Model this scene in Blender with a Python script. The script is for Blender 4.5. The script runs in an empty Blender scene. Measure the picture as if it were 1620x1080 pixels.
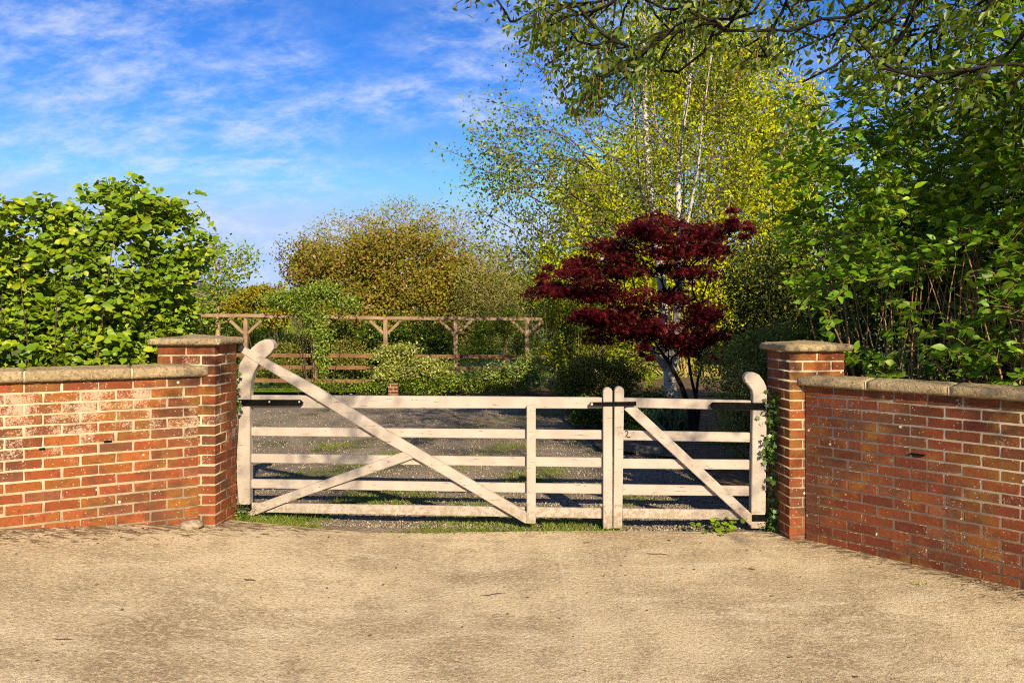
import bpy, bmesh, math
import numpy as np
from mathutils import Vector, Matrix

S = bpy.context.scene
COL = S.collection
R = math.radians

# ------------------------------------------------------------------ camera, sky, sun, exposure
F, CX, HY, CAMZ = 1250.0, 810.0, 503.0, 1.70          # focal length in px of the 1620 px frame, horizon row
cam = bpy.data.cameras.new('camera')
cam.sensor_width = 36.0
cam.lens = F / 1620 * 36
cam.shift_y = -(540 - HY) / 1620
cam.clip_start, cam.clip_end = 0.05, 3000
camo = bpy.data.objects.new('camera', cam)
camo.location = (0, 0, CAMZ)
camo.rotation_euler = (R(90), 0, 0)
COL.objects.link(camo)
S.camera = camo

SUN_AZ, SUN_EL = R(17.5), R(27)
sunvec = Vector((math.sin(SUN_AZ) * math.cos(SUN_EL), -math.cos(SUN_AZ) * math.cos(SUN_EL), math.sin(SUN_EL)))
w = bpy.data.worlds.new('World')
S.world = w
w.use_nodes = True
nt = w.node_tree
nt.nodes.clear()
def wn(t, **k):
    n = nt.nodes.new(t)
    for a, b in k.items(): setattr(n, a, b)
    return n
sky = wn('ShaderNodeTexSky', sky_type='NISHITA', sun_disc=False, sun_elevation=SUN_EL, sun_rotation=math.pi - SUN_AZ,
         air_density=0.85, dust_density=0.02, ozone_density=2.2)
hs = wn('ShaderNodeHueSaturation'); hs.inputs['Saturation'].default_value = 1.4; hs.inputs['Value'].default_value = 1.0
hs.inputs['Hue'].default_value = 0.518
nt.links.new(sky.outputs[0], hs.inputs['Color'])
dk = wn('ShaderNodeMixRGB', blend_type='DARKEN'); dk.inputs[0].default_value = 1.0; dk.inputs[2].default_value = (2.6, 3.65, 5.6, 1)
nt.links.new(hs.outputs[0], dk.inputs[1])
tc = wn('ShaderNodeTexCoord')
sep = wn('ShaderNodeSeparateXYZ'); nt.links.new(tc.outputs['Generated'], sep.inputs[0])
zz = wn('ShaderNodeMath', operation='ADD'); zz.inputs[1].default_value = 0.42; nt.links.new(sep.outputs['Z'], zz.inputs[0])
dx = wn('ShaderNodeMath', operation='DIVIDE'); nt.links.new(sep.outputs['X'], dx.inputs[0]); nt.links.new(zz.outputs[0], dx.inputs[1])
dy = wn('ShaderNodeMath', operation='DIVIDE'); nt.links.new(sep.outputs['Y'], dy.inputs[0]); nt.links.new(zz.outputs[0], dy.inputs[1])
cmb = wn('ShaderNodeCombineXYZ'); nt.links.new(dx.outputs[0], cmb.inputs[0]); nt.links.new(dy.outputs[0], cmb.inputs[1])
mp = wn('ShaderNodeMapping'); mp.inputs['Rotation'].default_value = (0, 0, R(32)); mp.inputs['Scale'].default_value = (3.4, 5.6, 1)
mp.inputs['Location'].default_value = (3.1, 0.7, 0)
nt.links.new(cmb.outputs[0], mp.inputs[0])
n1 = wn('ShaderNodeTexNoise'); n1.inputs['Scale'].default_value = 2.6; n1.inputs['Detail'].default_value = 9; n1.inputs['Roughness'].default_value = 0.70; n1.inputs['Distortion'].default_value = 0.15
nt.links.new(mp.outputs[0], n1.inputs['Vector'])
n2 = wn('ShaderNodeTexNoise'); n2.inputs['Scale'].default_value = 0.55; n2.inputs['Detail'].default_value = 2
nt.links.new(mp.outputs[0], n2.inputs['Vector'])
r1 = wn('ShaderNodeMapRange'); r1.inputs[1].default_value = 0.34; r1.inputs[2].default_value = 0.92; r1.interpolation_type = 'SMOOTHSTEP'
nt.links.new(n1.outputs['Fac'], r1.inputs[0])
r2 = wn('ShaderNodeMapRange'); r2.inputs[1].default_value = 0.33; r2.inputs[2].default_value = 0.58; r2.interpolation_type = 'SMOOTHSTEP'
nt.links.new(n2.outputs['Fac'], r2.inputs[0])
mm = wn('ShaderNodeMath', operation='MULTIPLY'); nt.links.new(r1.outputs[0], mm.inputs[0]); nt.links.new(r2.outputs[0], mm.inputs[1])
mx = wn('ShaderNodeMixRGB'); mx.inputs[2].default_value = (4.6, 4.9, 5.5, 1)
nt.links.new(mm.outputs[0], mx.inputs[0]); nt.links.new(dk.outputs[0], mx.inputs[1])
bg = wn('ShaderNodeBackground'); bg.inputs['Strength'].default_value = 0.086
nt.links.new(mx.outputs[0], bg.inputs['Color'])
wo = wn('ShaderNodeOutputWorld'); nt.links.new(bg.outputs[0], wo.inputs[0])

sl = bpy.data.lights.new('sun', 'SUN')
sl.energy = 4.4
sl.angle = R(0.55)
sl.color = (1.0, 0.84, 0.60)
so = bpy.data.objects.new('sun', sl)
so.rotation_euler = sunvec.to_track_quat('Z', 'Y').to_euler()
so.location = (4, -6, 12)
COL.objects.link(so)

S.view_settings.view_transform = 'Standard'
S.view_settings.look = 'None'
S.view_settings.gamma = 1
S.view_settings.use_curve_mapping = False
S.view_settings.exposure = 1.05
S.cycles.use_denoising = False
S.render.filter_size = 1.1
S.cycles.pixel_filter_type = 'BLACKMAN_HARRIS'
S.cycles.filter_width = 1.1
S.cycles.max_bounces = 6
S.cycles.transparent_max_bounces = 6
S.cycles.caustics_reflective = False
S.cycles.caustics_refractive = False

def W(px, py, d):
    """the place at depth d that the photo shows at pixel (px, py)"""
    return np.array([(px - CX) / F * d, d, CAMZ - (py - HY) / F * d])
def PX(p):
    return CX + p[..., 0] / p[..., 1] * F, HY + (CAMZ - p[..., 2]) / p[..., 1] * F

# ------------------------------------------------------------------ object helpers
def tag(o, label=None, cat=None, group=None, kind=None):
    if label: o['label'] = label
    if cat: o['category'] = cat
    if group: o['group'] = group
    if kind: o['kind'] = kind
    return o
def thing(name, label, cat, loc=(0, 0, 0), rot=(0, 0, 0), group=None):
    o = bpy.data.objects.new(name, None)
    o.location = loc; o.rotation_euler = rot
    o.empty_display_size = 0.1
    COL.objects.link(o)
    return tag(o, label, cat, group)
def mesh_data(name, V, Fc, mat, smooth=False):
    """V (n,3); Fc a list of (m,k) index arrays"""
    me = bpy.data.meshes.new(name)
    V = np.asarray(V, dtype=np.float32)
    arrs = [np.asarray(f, dtype=np.int32) for f in (Fc if isinstance(Fc, list) else [Fc])]
    arrs = [a for a in arrs if a.size]
    me.vertices.add(len(V)); me.vertices.foreach_set('co', V.ravel())
    me.loops.add(sum(a.size for a in arrs)); me.loops.foreach_set('vertex_index', np.concatenate([a.ravel() for a in arrs]))
    tot = np.concatenate([np.full(len(a), a.shape[1], dtype=np.int32) for a in arrs])
    st = np.concatenate([[0], np.cumsum(tot)[:-1]]).astype(np.int32)
    me.polygons.add(len(tot)); me.polygons.foreach_set('loop_start', st); me.polygons.foreach_set('loop_total', tot)
    if smooth: me.polygons.foreach_set('use_smooth', np.ones(len(tot), dtype=bool))
    me.update(calc_edges=True)
    me.validate()
    if mat: me.materials.append(mat)
    return me
def obj(name, me, parent=None, kind=None, matrix=None):
    o = bpy.data.objects.new(name, me)
    COL.objects.link(o)
    if parent is not None: o.parent = parent
    if matrix is not None: o.matrix_basis = matrix
    if kind: o['kind'] = kind
    return o
def world_child(name, V, Fc, mat, parent, kind=None, smooth=False):
    """vertices in world space, parent an unrotated Empty"""
    V = np.asarray(V, dtype=float) - np.array(parent.location)
    return obj(name, mesh_data(name, V, Fc, mat, smooth), parent, kind)
def nrm(a):
    return a / np.maximum(np.linalg.norm(a, axis=-1, keepdims=True), 1e-9)

def outline_bar(pts, y0, y1, bevel=0.003):
    """polygon in the local xz plane, thick from y0 (front) to y1"""
    bm = bmesh.new()
    vs = [bm.verts.new((p[0], y0, p[1])) for p in pts]
    f = bm.faces.new(vs)
    r = bmesh.ops.extrude_face_region(bm, geom=[f])
    for e in r['geom']:
        if isinstance(e, bmesh.types.BMVert): e.co.y = y1
    bmesh.ops.recalc_face_normals(bm, faces=bm.faces)
    if bevel:
        ed = [e for e in bm.edges if e.calc_face_angle(0) > 0.6]
        bmesh.ops.bevel(bm, geom=ed, offset=bevel, segments=2, affect='EDGES', clamp_overlap=True)
    return bm
def bm_obj(name, bm, mat, parent=None, smooth=False, kind=None):
    me = bpy.data.meshes.new(name)
    bm.to_mesh(me); bm.free()
    if smooth:
        me.polygons.foreach_set('use_smooth', np.ones(len(me.polygons), dtype=bool))
    me.materials.append(mat)
    return obj(name, me, parent, kind)
def box_bm(x0, x1, y0, y1, z0, z1, bevel=0.003, seg=1):
    bm = bmesh.new()
    bmesh.ops.create_cube(bm, size=1)
    for v in bm.verts:
        v.co = ((x0 + x1) / 2 + v.co.x * (x1 - x0), (y0 + y1) / 2 + v.co.y * (y1 - y0), (z0 + z1) / 2 + v.co.z * (z1 - z0))
    if bevel: bmesh.ops.bevel(bm, geom=list(bm.edges), offset=bevel, segments=seg, affect='EDGES')
    return bm

def tubes(chains, sides=5):
    """chains: list of (pts (n,3), radii (n)) -> V, quads"""
    Vs, Qs, off = [], [], 0
    a = np.arange(sides) / sides * 2 * np.pi
    for P, r in chains:
        P = np.asarray(P, float); n = len(P)
        if n < 2: continue
        T = nrm(np.gradient(P, axis=0))
        ref = np.array([0.31, 0.17, 0.94]) if abs(T[0, 2]) < 0.85 else np.array([0.9, 0.4, 0.1])
        U = nrm(np.cross(T, ref)); Wv = np.cross(T, U)
        r = np.asarray(r, float)
        ring = P[:, None, :] + r[:, None, None] * (np.cos(a)[None, :, None] * U[:, None, :] + np.sin(a)[None, :, None] * Wv[:, None, :])
        Vs.append(ring.reshape(-1, 3))
        i = np.arange(n - 1)[:, None] * sides; j = np.arange(sides)[None, :]; k = (j + 1) % sides
        Qs.append(np.stack([i + j, i + k, i + sides + k, i + sides + j], -1).reshape(-1, 4) + off)
        off += n * sides
    if not Vs: return np.zeros((0, 3)), np.zeros((0, 4), int)
    return np.concatenate(Vs), np.concatenate(Qs)

# ------------------------------------------------------------------ materials
def new_mat(name):
    m = bpy.data.materials.new(name); m.use_nodes = True
    t = m.node_tree; t.nodes.clear()
    return m, t
class G:
    def __init__(s, name):
        s.m, s.t = new_mat(name)
    def n(s, typ, **k):
        x = s.t.nodes.new(typ)
        for a, b in k.items(): setattr(x, a, b)
        return x
    def l(s, a, b): s.t.links.new(a, b)
    def pos(s): return s.n('ShaderNodeNewGeometry').outputs['Position']
    def noise(s, scale, detail=4, rough=0.55, vec=None, dist=0):
        x = s.n('ShaderNodeTexNoise'); x.inputs['Scale'].default_value = scale; x.inputs['Detail'].default_value = detail
        x.inputs['Roughness'].default_value = rough; x.inputs['Distortion'].default_value = dist
        s.l(vec if vec is not None else s.pos(), x.inputs['Vector']); return x.outputs['Fac']
    def voro(s, scale, vec=None, feature='F1', out='Distance'):
        x = s.n('ShaderNodeTexVoronoi', feature=feature); x.inputs['Scale'].default_value = scale
        s.l(vec if vec is not None else s.pos(), x.inputs['Vector']); return x.outputs[out]
    def rng(s, f, a, b, c=0.0, d=1.0, smooth=True):
        x = s.n('ShaderNodeMapRange'); x.interpolation_type = 'SMOOTHSTEP' if smooth else 'LINEAR'
        s.l(f, x.inputs[0]); x.inputs[1].default_value = a; x.inputs[2].default_value = b; x.inputs[3].default_value = c; x.inputs[4].default_value = d
        return x.outputs[0]
    def math(s, op, a, b=None):
        x = s.n('ShaderNodeMath', operation=op)
        for i, v in enumerate((a, b)):
            if v is None: continue
            if isinstance(v, (int, float)): x.inputs[i].default_value = v
            else: s.l(v, x.inputs[i])
        return x.outputs[0]
    def mix(s, f, a, b, blend='MIX'):
        x = s.n('ShaderNodeMixRGB', blend_type=blend)
        for i, v in enumerate((f, a, b)):
            if isinstance(v, (int, float)): x.inputs[i].default_value = v
            elif isinstance(v, tuple): x.inputs[i].default_value = (*v, 1) if len(v) == 3 else v
            else: s.l(v, x.inputs[i])
        return x.outputs[0]
    def bump(s, h, strength=0.5, dist=0.01, nrm_in=None):
        x = s.n('ShaderNodeBump'); x.inputs['Strength'].default_value = strength; x.inputs['Distance'].default_value = dist
        s.l(h, x.inputs['Height'])
        if nrm_in is not None: s.l(nrm_in, x.inputs['Normal'])
        return x.outputs[0]
    def out(s, color, rough=0.85, normal=None, spec=0.3, metal=0.0):
        p = s.n('ShaderNodeBsdfPrincipled')
        if isinstance(color, tuple): p.inputs['Base Color'].default_value = (*color, 1)
        else: s.l(color, p.inputs['Base Color'])
        if isinstance(rough, (int, float)): p.inputs['Roughness'].default_value = rough
        else: s.l(rough, p.inputs['Roughness'])
        p.inputs['Specular IOR Level'].default_value = spec
        p.inputs['Metallic'].default_value = metal
        if normal is not None: s.l(normal, p.inputs['Normal'])
        o = s.n('ShaderNodeOutputMaterial'); s.l(p.outputs[0], o.inputs[0])
        return s.m

def brick_mat():
    g = G('brick_face')
    oi = g.n('ShaderNodeObjectInfo')
    base = oi.outputs['Color']; lime = oi.outputs['Alpha']
    c = g.mix(g.math('MULTIPLY', g.rng(g.noise(3.2, 4, 0.6, dist=0.4), 0.47, 0.62), 0.8), base, (0.085, 0.038, 0.020))     # sooty stains over several bricks
    c = g.mix(g.rng(g.noise(26, 5, 0.65), 0.45, 0.72, 0, 0.8), c, (0.12, 0.045, 0.022))           # darker burnt patches
    c = g.mix(g.math('MULTIPLY', g.rng(g.noise(4.2, 3), 0.50, 0.68), 0.65), c, (0.22, 0.10, 0.018))       # ochre lichen film
    c = g.mix(g.rng(g.noise(120, 4, 0.7), 0.54, 0.68, 0, 0.75), c, (0.05, 0.028, 0.016))          # pits
    sp = g.noise(75, 6, 0.78, dist=0.8)
    spk = g.math('ADD', sp, g.math('MULTIPLY', lime, 0.245))
    spk = g.math('ADD', spk, g.math('MULTIPLY', g.rng(g.noise(5, 3, 0.6), 0.3, 0.7, -0.5, 0.5), 0.22))
    c = g.mix(g.rng(spk, 0.70, 0.78, 0, 0.85), c, (0.43, 0.31, 0.21))                     # lime bloom
    v = g.voro(7.0, out='Distance')
    c = g.mix(g.rng(v, 0.06, 0.08, 0.9, 0), c, (0.56, 0.5, 0.4))                      # white lichen discs
    v2 = g.voro(31.0, out='Distance')
    c = g.mix(g.math('MULTIPLY', g.rng(v2, 0.10, 0.15, 0.8, 0), g.rng(g.noise(2.6, 3), 0.40, 0.58, 0.25, 1)), c, (0.50, 0.40, 0.29))
    ge = g.n('ShaderNodeTexCoord').outputs['Generated']
    sg = g.n('ShaderNodeSeparateXYZ'); g.l(ge, sg.inputs[0])
    def edge(o, k): return g.math('MULTIPLY', g.math('SUBTRACT', 0.5, g.math('ABSOLUTE', g.math('SUBTRACT', o, 0.5))), k)
    ed = edge(sg.outputs['Z'], 0.065)
    ed = g.math('ADD', ed, g.math('MULTIPLY', g.math('SUBTRACT', g.noise(48, 4, 0.7), 0.5), 0.020))
    c = g.mix(g.rng(ed, 0.0005, 0.003, 0.85, 0), c, (0.44, 0.345, 0.215))                 # mortar smeared over the arrises
    h = g.math('ADD', g.noise(130, 5, 0.65), g.math('MULTIPLY', g.noise(25, 3), 1.5))
    return g.out(c, 0.9, g.bump(h, 0.6, 0.004), 0.2)
def mortar_mat():
    g = G('mortar')
    c = g.mix(g.rng(g.noise(9, 4), 0.35, 0.7), (0.52, 0.43, 0.285), (0.37, 0.29, 0.18))
    c = g.mix(g.rng(g.noise(90, 3), 0.55, 0.75, 0, 0.6), c, (0.28, 0.22, 0.14))
    return g.out(c, 0.95, g.bump(g.noise(180, 4, 0.7), 0.3, 0.003), 0.1)
def coping_mat():
    g = G('weathered_coping_stone')
    c = g.mix(g.rng(g.noise(5, 5), 0.35, 0.7), (0.36, 0.275, 0.155), (0.26, 0.19, 0.10))
    c = g.mix(g.rng(g.noise(45, 6, 0.75), 0.48, 0.62, 0, 0.85), c, (0.14, 0.10, 0.055))
    c = g.mix(g.rng(g.noise(70, 4, 0.7), 0.56, 0.68, 0, 0.85), c, (0.52, 0.44, 0.30))
    c = g.mix(g.rng(g.noise(16, 3, 0.7), 0.66, 0.74, 0, 0.85), c, (0.07, 0.055, 0.035))
    return g.out(c, 0.95, g.bump(g.math('ADD', g.noise(120, 5, 0.7), g.math('MULTIPLY', g.noise(35, 4), 1.6)), 0.9, 0.006), 0.1)
def paint_mat():
    g = G('cream_gate_paint')
    tcn = g.n('ShaderNodeTexCoord').outputs['Object']
    c = g.mix(g.rng(g.noise(6, 4), 0.35, 0.7), (0.40, 0.345, 0.285), (0.34, 0.285, 0.235))
    mpn = g.n('ShaderNodeMapping'); mpn.inputs['Scale'].default_value = (7, 30, 60); g.l(tcn, mpn.inputs[0])
    fl = g.noise(1.0, 5, 0.7, vec=mpn.outputs[0], dist=0.4)
    c = g.mix(g.rng(fl, 0.615, 0.635), c, (0.22, 0.14, 0.085))
    c = g.mix(g.rng(g.noise(75, 4, 0.7), 0.62, 0.74, 0, 0.35), c, (0.25, 0.19, 0.12))
    gm = g.n('ShaderNodeMapping'); gm.inputs['Scale'].default_value = (3, 60, 140); g.l(tcn, gm.inputs[0])
    gr = g.noise(1.0, 4, 0.6, vec=gm.outputs[0])
    c = g.mix(g.rng(gr, 0.52, 0.75, 0, 0.35), c, (0.26, 0.20, 0.14))
    szp = g.n('ShaderNodeSeparateXYZ'); g.l(g.pos(), szp.inputs[0])
    c = g.mix(g.rng(g.math('ADD', g.noise(30, 5, 0.75), g.rng(szp.outputs['Z'], 0.0, 0.42, 0.2, -0.05)), 0.60, 0.72, 0, 0.7), c, (0.24, 0.18, 0.10))     # mud splash low down
    fl = g.math('ADD', fl, g.math('MULTIPLY', gr, 0.5))
    return g.out(c, 0.62, g.bump(g.math('ADD', fl, g.noise(90, 3)), 0.18, 0.004), 0.35)
def iron_mat():
    g = G('black_painted_iron')
    c = g.mix(g.rng(g.noise(40, 4), 0.5, 0.7), (0.004, 0.004, 0.004), (0.010, 0.008, 0.007))
    return g.out(c, 0.65, g.bump(g.noise(60, 4), 0.3, 0.003), 0.04)
def simple(name, a, b, scale=8, rough=0.9, bump=0.4, bs=60, spec=0.2):
    g = G(name)
    c = g.mix(g.rng(g.noise(scale, 5, 0.6), 0.35, 0.68), a, b)
    return g.out(c, rough, g.bump(g.noise(bs, 4, 0.65), bump, 0.01), spec)
def leaf_mat(name, a, b, third=None, trans=0.35, gloss=0.06, rough=0.45):
    """leaf blade: colour differs from leaf to leaf; light also passes through it"""
    g = G(name)
    geo = g.n('ShaderNodeNewGeometry'); oi = g.n('ShaderNodeObjectInfo')
    rnd = g.math('FRACT', g.math('ADD', geo.outputs['Random Per Island'], oi.outputs['Random']))
    c = g.mix(rnd, a, b)
    if third:
        r3 = g.math('FRACT', g.math('MULTIPLY', rnd, 7.31))
        c = g.mix(g.rng(r3, 0.72, 0.86), c, third)
    c = g.mix(g.math('MULTIPLY', g.rng(g.noise(1.7, 3), 0.4, 0.65), 0.4), c, tuple(x * 0.72 for x in a))
    d = g.n('ShaderNodeBsdfDiffuse'); g.l(c, d.inputs[0])
    tr = g.n('ShaderNodeBsdfTranslucent')
    ct = g.mix(1.0, c, (1.25, 1.15, 0.5), 'MULTIPLY'); g.l(ct, tr.inputs[0])
    m1 = g.n('ShaderNodeMixShader'); m1.inputs[0].default_value = trans
    g.l(d.outputs[0], m1.inputs[1]); g.l(tr.outputs[0], m1.inputs[2])
    gl = g.n('ShaderNodeBsdfGlossy'); gl.inputs['Roughness'].default_value = rough; gl.inputs[0].default_value = (0.75, 0.8, 0.6, 1)
    m2 = g.n('ShaderNodeMixShader'); m2.inputs[0].default_value = gloss
    g.l(m1.outputs[0], m2.inputs[1]); g.l(gl.outputs[0], m2.inputs[2])
    o = g.n('ShaderNodeOutputMaterial'); g.l(m2.outputs[0], o.inputs[0])
    return g.m

M_BRICK, M_MORTAR, M_COPING, M_PAINT, M_IRON = brick_mat(), mortar_mat(), coping_mat(), paint_mat(), iron_mat()
M_BOLT = simple('galvanised_bolt', (0.5, 0.47, 0.42), (0.3, 0.26, 0.2), 50, 0.5)
M_RAIL = simple('brown_fence_timber', (0.20, 0.105, 0.05), (0.13, 0.065, 0.032), 5)
M_BEAM = simple('weathered_pergola_timber', (0.30, 0.20, 0.115), (0.19, 0.12, 0.068), 4)
M_BARK = simple('brown_bark', (0.10, 0.065, 0.04), (0.045, 0.03, 0.02), 10, bump=0.8)
M_DARKBARK = simple('dark_bark', (0.020, 0.015, 0.010), (0.010, 0.008, 0.006), 10, bump=0.8)
M_STEM = simple('tan_shrub_stem', (0.36, 0.21, 0.10), (0.20, 0.115, 0.06), 14)
M_TWIG = simple('birch_twig', (0.16, 0.11, 0.07), (0.09, 0.06, 0.04), 14)
M_PALE = simple('pale_dry_stem', (0.36, 0.26, 0.13), (0.2, 0.13, 0.06), 14)
def birch_mat():
    g = G('white_birch_bark')
    mpn = g.n('ShaderNodeMapping'); mpn.inputs['Scale'].default_value = (3, 3, 14); g.l(g.pos(), mpn.inputs[0])
    c = g.mix(g.rng(g.noise(5, 3), 0.4, 0.7), (0.46, 0.42, 0.37), (0.31, 0.27, 0.23))
    c = g.mix(g.rng(g.noise(1.6, 4, 0.6, vec=mpn.outputs[0]), 0.6, 0.68), c, (0.06, 0.045, 0.035))
    return g.out(c, 0.8, g.bump(g.noise(40, 4), 0.4, 0.01))
M_BIRCH = birch_mat()
L_HAZEL = leaf_mat('hazel_leaf', (0.11, 0.20, 0.007), (0.22, 0.32, 0.010), (0.36, 0.42, 0.016), 0.25, 0.03)
L_DOG = leaf_mat('dogwood_leaf', (0.1120, 0.2464, 0.0101), (0.2128, 0.3920, 0.0168), (0.3360, 0.4816, 0.0246), 0.42, 0.03)
L_OVER = leaf_mat('overhanging_leaf', (0.0688, 0.1187, 0.0088), (0.1313, 0.2000, 0.0150), (0.2000, 0.2250, 0.0225), 0.48, 0.04)
L_BIRCH = leaf_mat('birch_leaf', (0.1160, 0.1668, 0.0174), (0.2175, 0.2755, 0.0290), (0.3190, 0.3480, 0.0290), 0.42, 0.04)
L_GOLD = leaf_mat('golden_leaf', (0.40, 0.43, 0.010), (0.60, 0.60, 0.02), (0.27, 0.34, 0.01), 0.4, 0.0)
L_MAPLE = leaf_mat('maple_leaf', (0.0587, 0.0039, 0.0088), (0.1271, 0.0078, 0.0127), (0.1857, 0.0146, 0.0152), 0.3, 0.015, 0.5)
L_APPLE = leaf_mat('bronze_leaf', (0.26, 0.145, 0.032), (0.24, 0.18, 0.022), (0.38, 0.20, 0.075), 0.3, 0.01)
L_APPLEG = leaf_mat('bronze_green_leaf', (0.15, 0.16, 0.014), (0.26, 0.25, 0.02), (0.30, 0.19, 0.045), 0.3, 0.01)
L_PETAL = leaf_mat('blossom_petal', (0.5, 0.33, 0.27), (0.6, 0.45, 0.38), None, 0.3, 0.0)
L_WILLOW = leaf_mat('pale_willow_leaf', (0.22, 0.24, 0.04), (0.32, 0.33, 0.06), (0.26, 0.2, 0.06), 0.35, 0.02)
L_MID = leaf_mat('mid_green_leaf', (0.14, 0.23, 0.012), (0.26, 0.36, 0.02), (0.36, 0.42, 0.03), 0.35, 0.02)
L_CLIMB = leaf_mat('climber_leaf', (0.14, 0.22, 0.02), (0.24, 0.32, 0.04), (0.32, 0.36, 0.06), 0.35, 0.03)
L_YELLOW = leaf_mat('yellow_shrub_leaf', (0.32, 0.22, 0.012), (0.24, 0.24, 0.015), (0.42, 0.27, 0.02), 0.3, 0.02)
L_VARI = leaf_mat('variegated_leaf', (0.34, 0.36, 0.06), (0.20, 0.27, 0.03), (0.62, 0.57, 0.26), 0.3, 0.03)
L_VARI2 = leaf_mat('white_edged_leaf', (0.10, 0.16, 0.03), (0.30, 0.32, 0.10), (0.60, 0.56, 0.33), 0.3, 0.03)
L_DARK = leaf_mat('dark_evergreen_leaf', (0.035, 0.06, 0.008), (0.07, 0.105, 0.013), None, 0.2, 0.03)
L_OLIVE = leaf_mat('olive_leaf', (0.13, 0.15, 0.018), (0.24, 0.245, 0.035), (0.32, 0.26, 0.06), 0.3, 0.03)
L_BOX = leaf_mat('clipped_bush_leaf', (0.16, 0.19, 0.035), (0.26, 0.28, 0.06), (0.3, 0.3, 0.09), 0.2, 0.03)
L_IVY = leaf_mat('ivy_leaf', (0.05, 0.11, 0.012), (0.09, 0.17, 0.02), None, 0.3, 0.05)
L_GRASS = leaf_mat('grass_blade', (0.10, 0.16, 0.014), (0.20, 0.26, 0.025), (0.26, 0.24, 0.06), 0.3, 0.02)
L_LITTER = leaf_mat('dry_litter', (0.12, 0.065, 0.03), (0.22, 0.13, 0.06), (0.06, 0.04, 0.025), 0.1, 0.0)

# ------------------------------------------------------------------ ground
def sstep(a, b, x):
    t = np.clip((x - a) / (b - a), 0, 1); return t * t * (3 - 2 * t)
def gz(x, y):
    """ground height: level in front of the gate, climbing towards the left wall"""
    x = np.asarray(x, float); y = np.asarray(y, float)
    t = -x - 1.0
    s = 0.12 * 0.5 * (t + np.sqrt(t * t + 0.05))
    return s * (1 - sstep(5.6, 7.6, y)) * 0.97 - 0.004
def sheet(x0, x1, y0, y1, nx, ny, fn, edge=None):
    xs = np.linspace(x0, x1, nx); ys = np.linspace(y0, y1, ny)
    X, Y = np.meshgrid(xs, ys)
    if edge is not None: X, Y = edge(X, Y)
    Z = fn(X, Y)
    V = np.stack([X, Y, Z], -1).reshape(-1, 3)
    i = np.arange(ny - 1)[:, None] * nx + np.arange(nx - 1)[None, :]
    return V, np.stack([i, i + 1, i + nx + 1, i + nx], -1).reshape(-1, 4)

def concrete_mat():
    g = G('worn_concrete')
    p = g.pos()
    c = g.mix(g.rng(g.noise(0.9, 5, 0.6), 0.36, 0.66), (0.68, 0.53, 0.315), (0.37, 0.275, 0.155))
    mpn = g.n('ShaderNodeMapping'); mpn.inputs['Scale'].default_value = (1.4, 4.5, 1); g.l(p, mpn.inputs[0])
    c = g.mix(g.rng(g.noise(1.3, 6, 0.65, vec=mpn.outputs[0], dist=0.5), 0.48, 0.68, 0, 0.7), c, (0.74, 0.61, 0.40))
    c = g.mix(g.rng(g.noise(3.5, 6, 0.74), 0.50, 0.66, 0, 0.65), c, (0.30, 0.21, 0.12))
    c = g.mix(g.rng(g.noise(34, 5, 0.75), 0.47, 0.60, 0, 0.55), c, (0.80, 0.65, 0.41))
    c = g.mix(g.rng(g.noise(52, 5, 0.75), 0.50, 0.62, 0, 0.58), c, (0.22, 0.15, 0.08))
    v = g.voro(85.0); c = g.mix(g.rng(v, 0.12, 0.28, 0.6, 0), c, (0.86, 0.76, 0.56))           # pale aggregate
    v2 = g.voro(21.0); c = g.mix(g.rng(v2, 0.045, 0.075, 0.9, 0), c, (0.12, 0.09, 0.065))
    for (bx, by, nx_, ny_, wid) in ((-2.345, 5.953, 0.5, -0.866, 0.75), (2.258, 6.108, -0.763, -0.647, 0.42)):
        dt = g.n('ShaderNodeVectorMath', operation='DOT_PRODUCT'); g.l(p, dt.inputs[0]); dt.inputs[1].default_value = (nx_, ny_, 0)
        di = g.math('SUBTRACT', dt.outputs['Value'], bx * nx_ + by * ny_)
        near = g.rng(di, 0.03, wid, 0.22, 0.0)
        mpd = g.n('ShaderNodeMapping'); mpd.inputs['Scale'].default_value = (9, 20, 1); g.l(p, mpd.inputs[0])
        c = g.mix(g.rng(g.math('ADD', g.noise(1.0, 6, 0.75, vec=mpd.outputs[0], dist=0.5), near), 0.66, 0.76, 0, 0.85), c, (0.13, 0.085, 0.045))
    sx = g.n('ShaderNodeSeparateXYZ'); g.l(p, sx.inputs[0])
    li = g.math('ABSOLUTE', g.math('ADD', g.math('SUBTRACT', sx.outputs['X'], 0.34), g.math('MULTIPLY', g.math('SUBTRACT', g.noise(9, 3), 0.5), 0.03)))
    c = g.mix(g.math('MULTIPLY', g.rng(li, 0.003, 0.012, 0.7, 0), g.rng(g.noise(5, 2), 0.4, 0.6)), c, (0.66, 0.56, 0.40))
    h = g.math('ADD', g.noise(110, 5, 0.75), g.math('MULTIPLY', g.noise(38, 4, 0.7), 1.3))
    h = g.math('ADD', h, g.math('MULTIPLY', g.rng(v, 0.0, 0.3), -0.4))
    return g.out(c, 0.92, g.bump(h, 0.9, 0.011), 0.1)
def gravel_mat():
    g = G('dark_gravel_base')
    c = g.mix(g.rng(g.noise(0.8, 5), 0.4, 0.65), (0.24, 0.19, 0.135), (0.33, 0.265, 0.185))
    c = g.mix(g.rng(g.noise(0.55, 5, 0.6, dist=0.6), 0.52, 0.64, 0, 0.85), c, (0.085, 0.10, 0.018))         # moss
    c = g.mix(g.rng(g.voro(42), 0.05, 0.5, 0.75, 0), c, (0.30, 0.25, 0.19))
    c = g.mix(g.rng(g.noise(60, 4, 0.7), 0.5, 0.7, 0, 0.7), c, (0.03, 0.024, 0.018))
    return g.out(c, 0.95, g.bump(g.math('ADD', g.voro(42), g.noise(80, 4)), 1.0, 0.02), 0.1)

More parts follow.
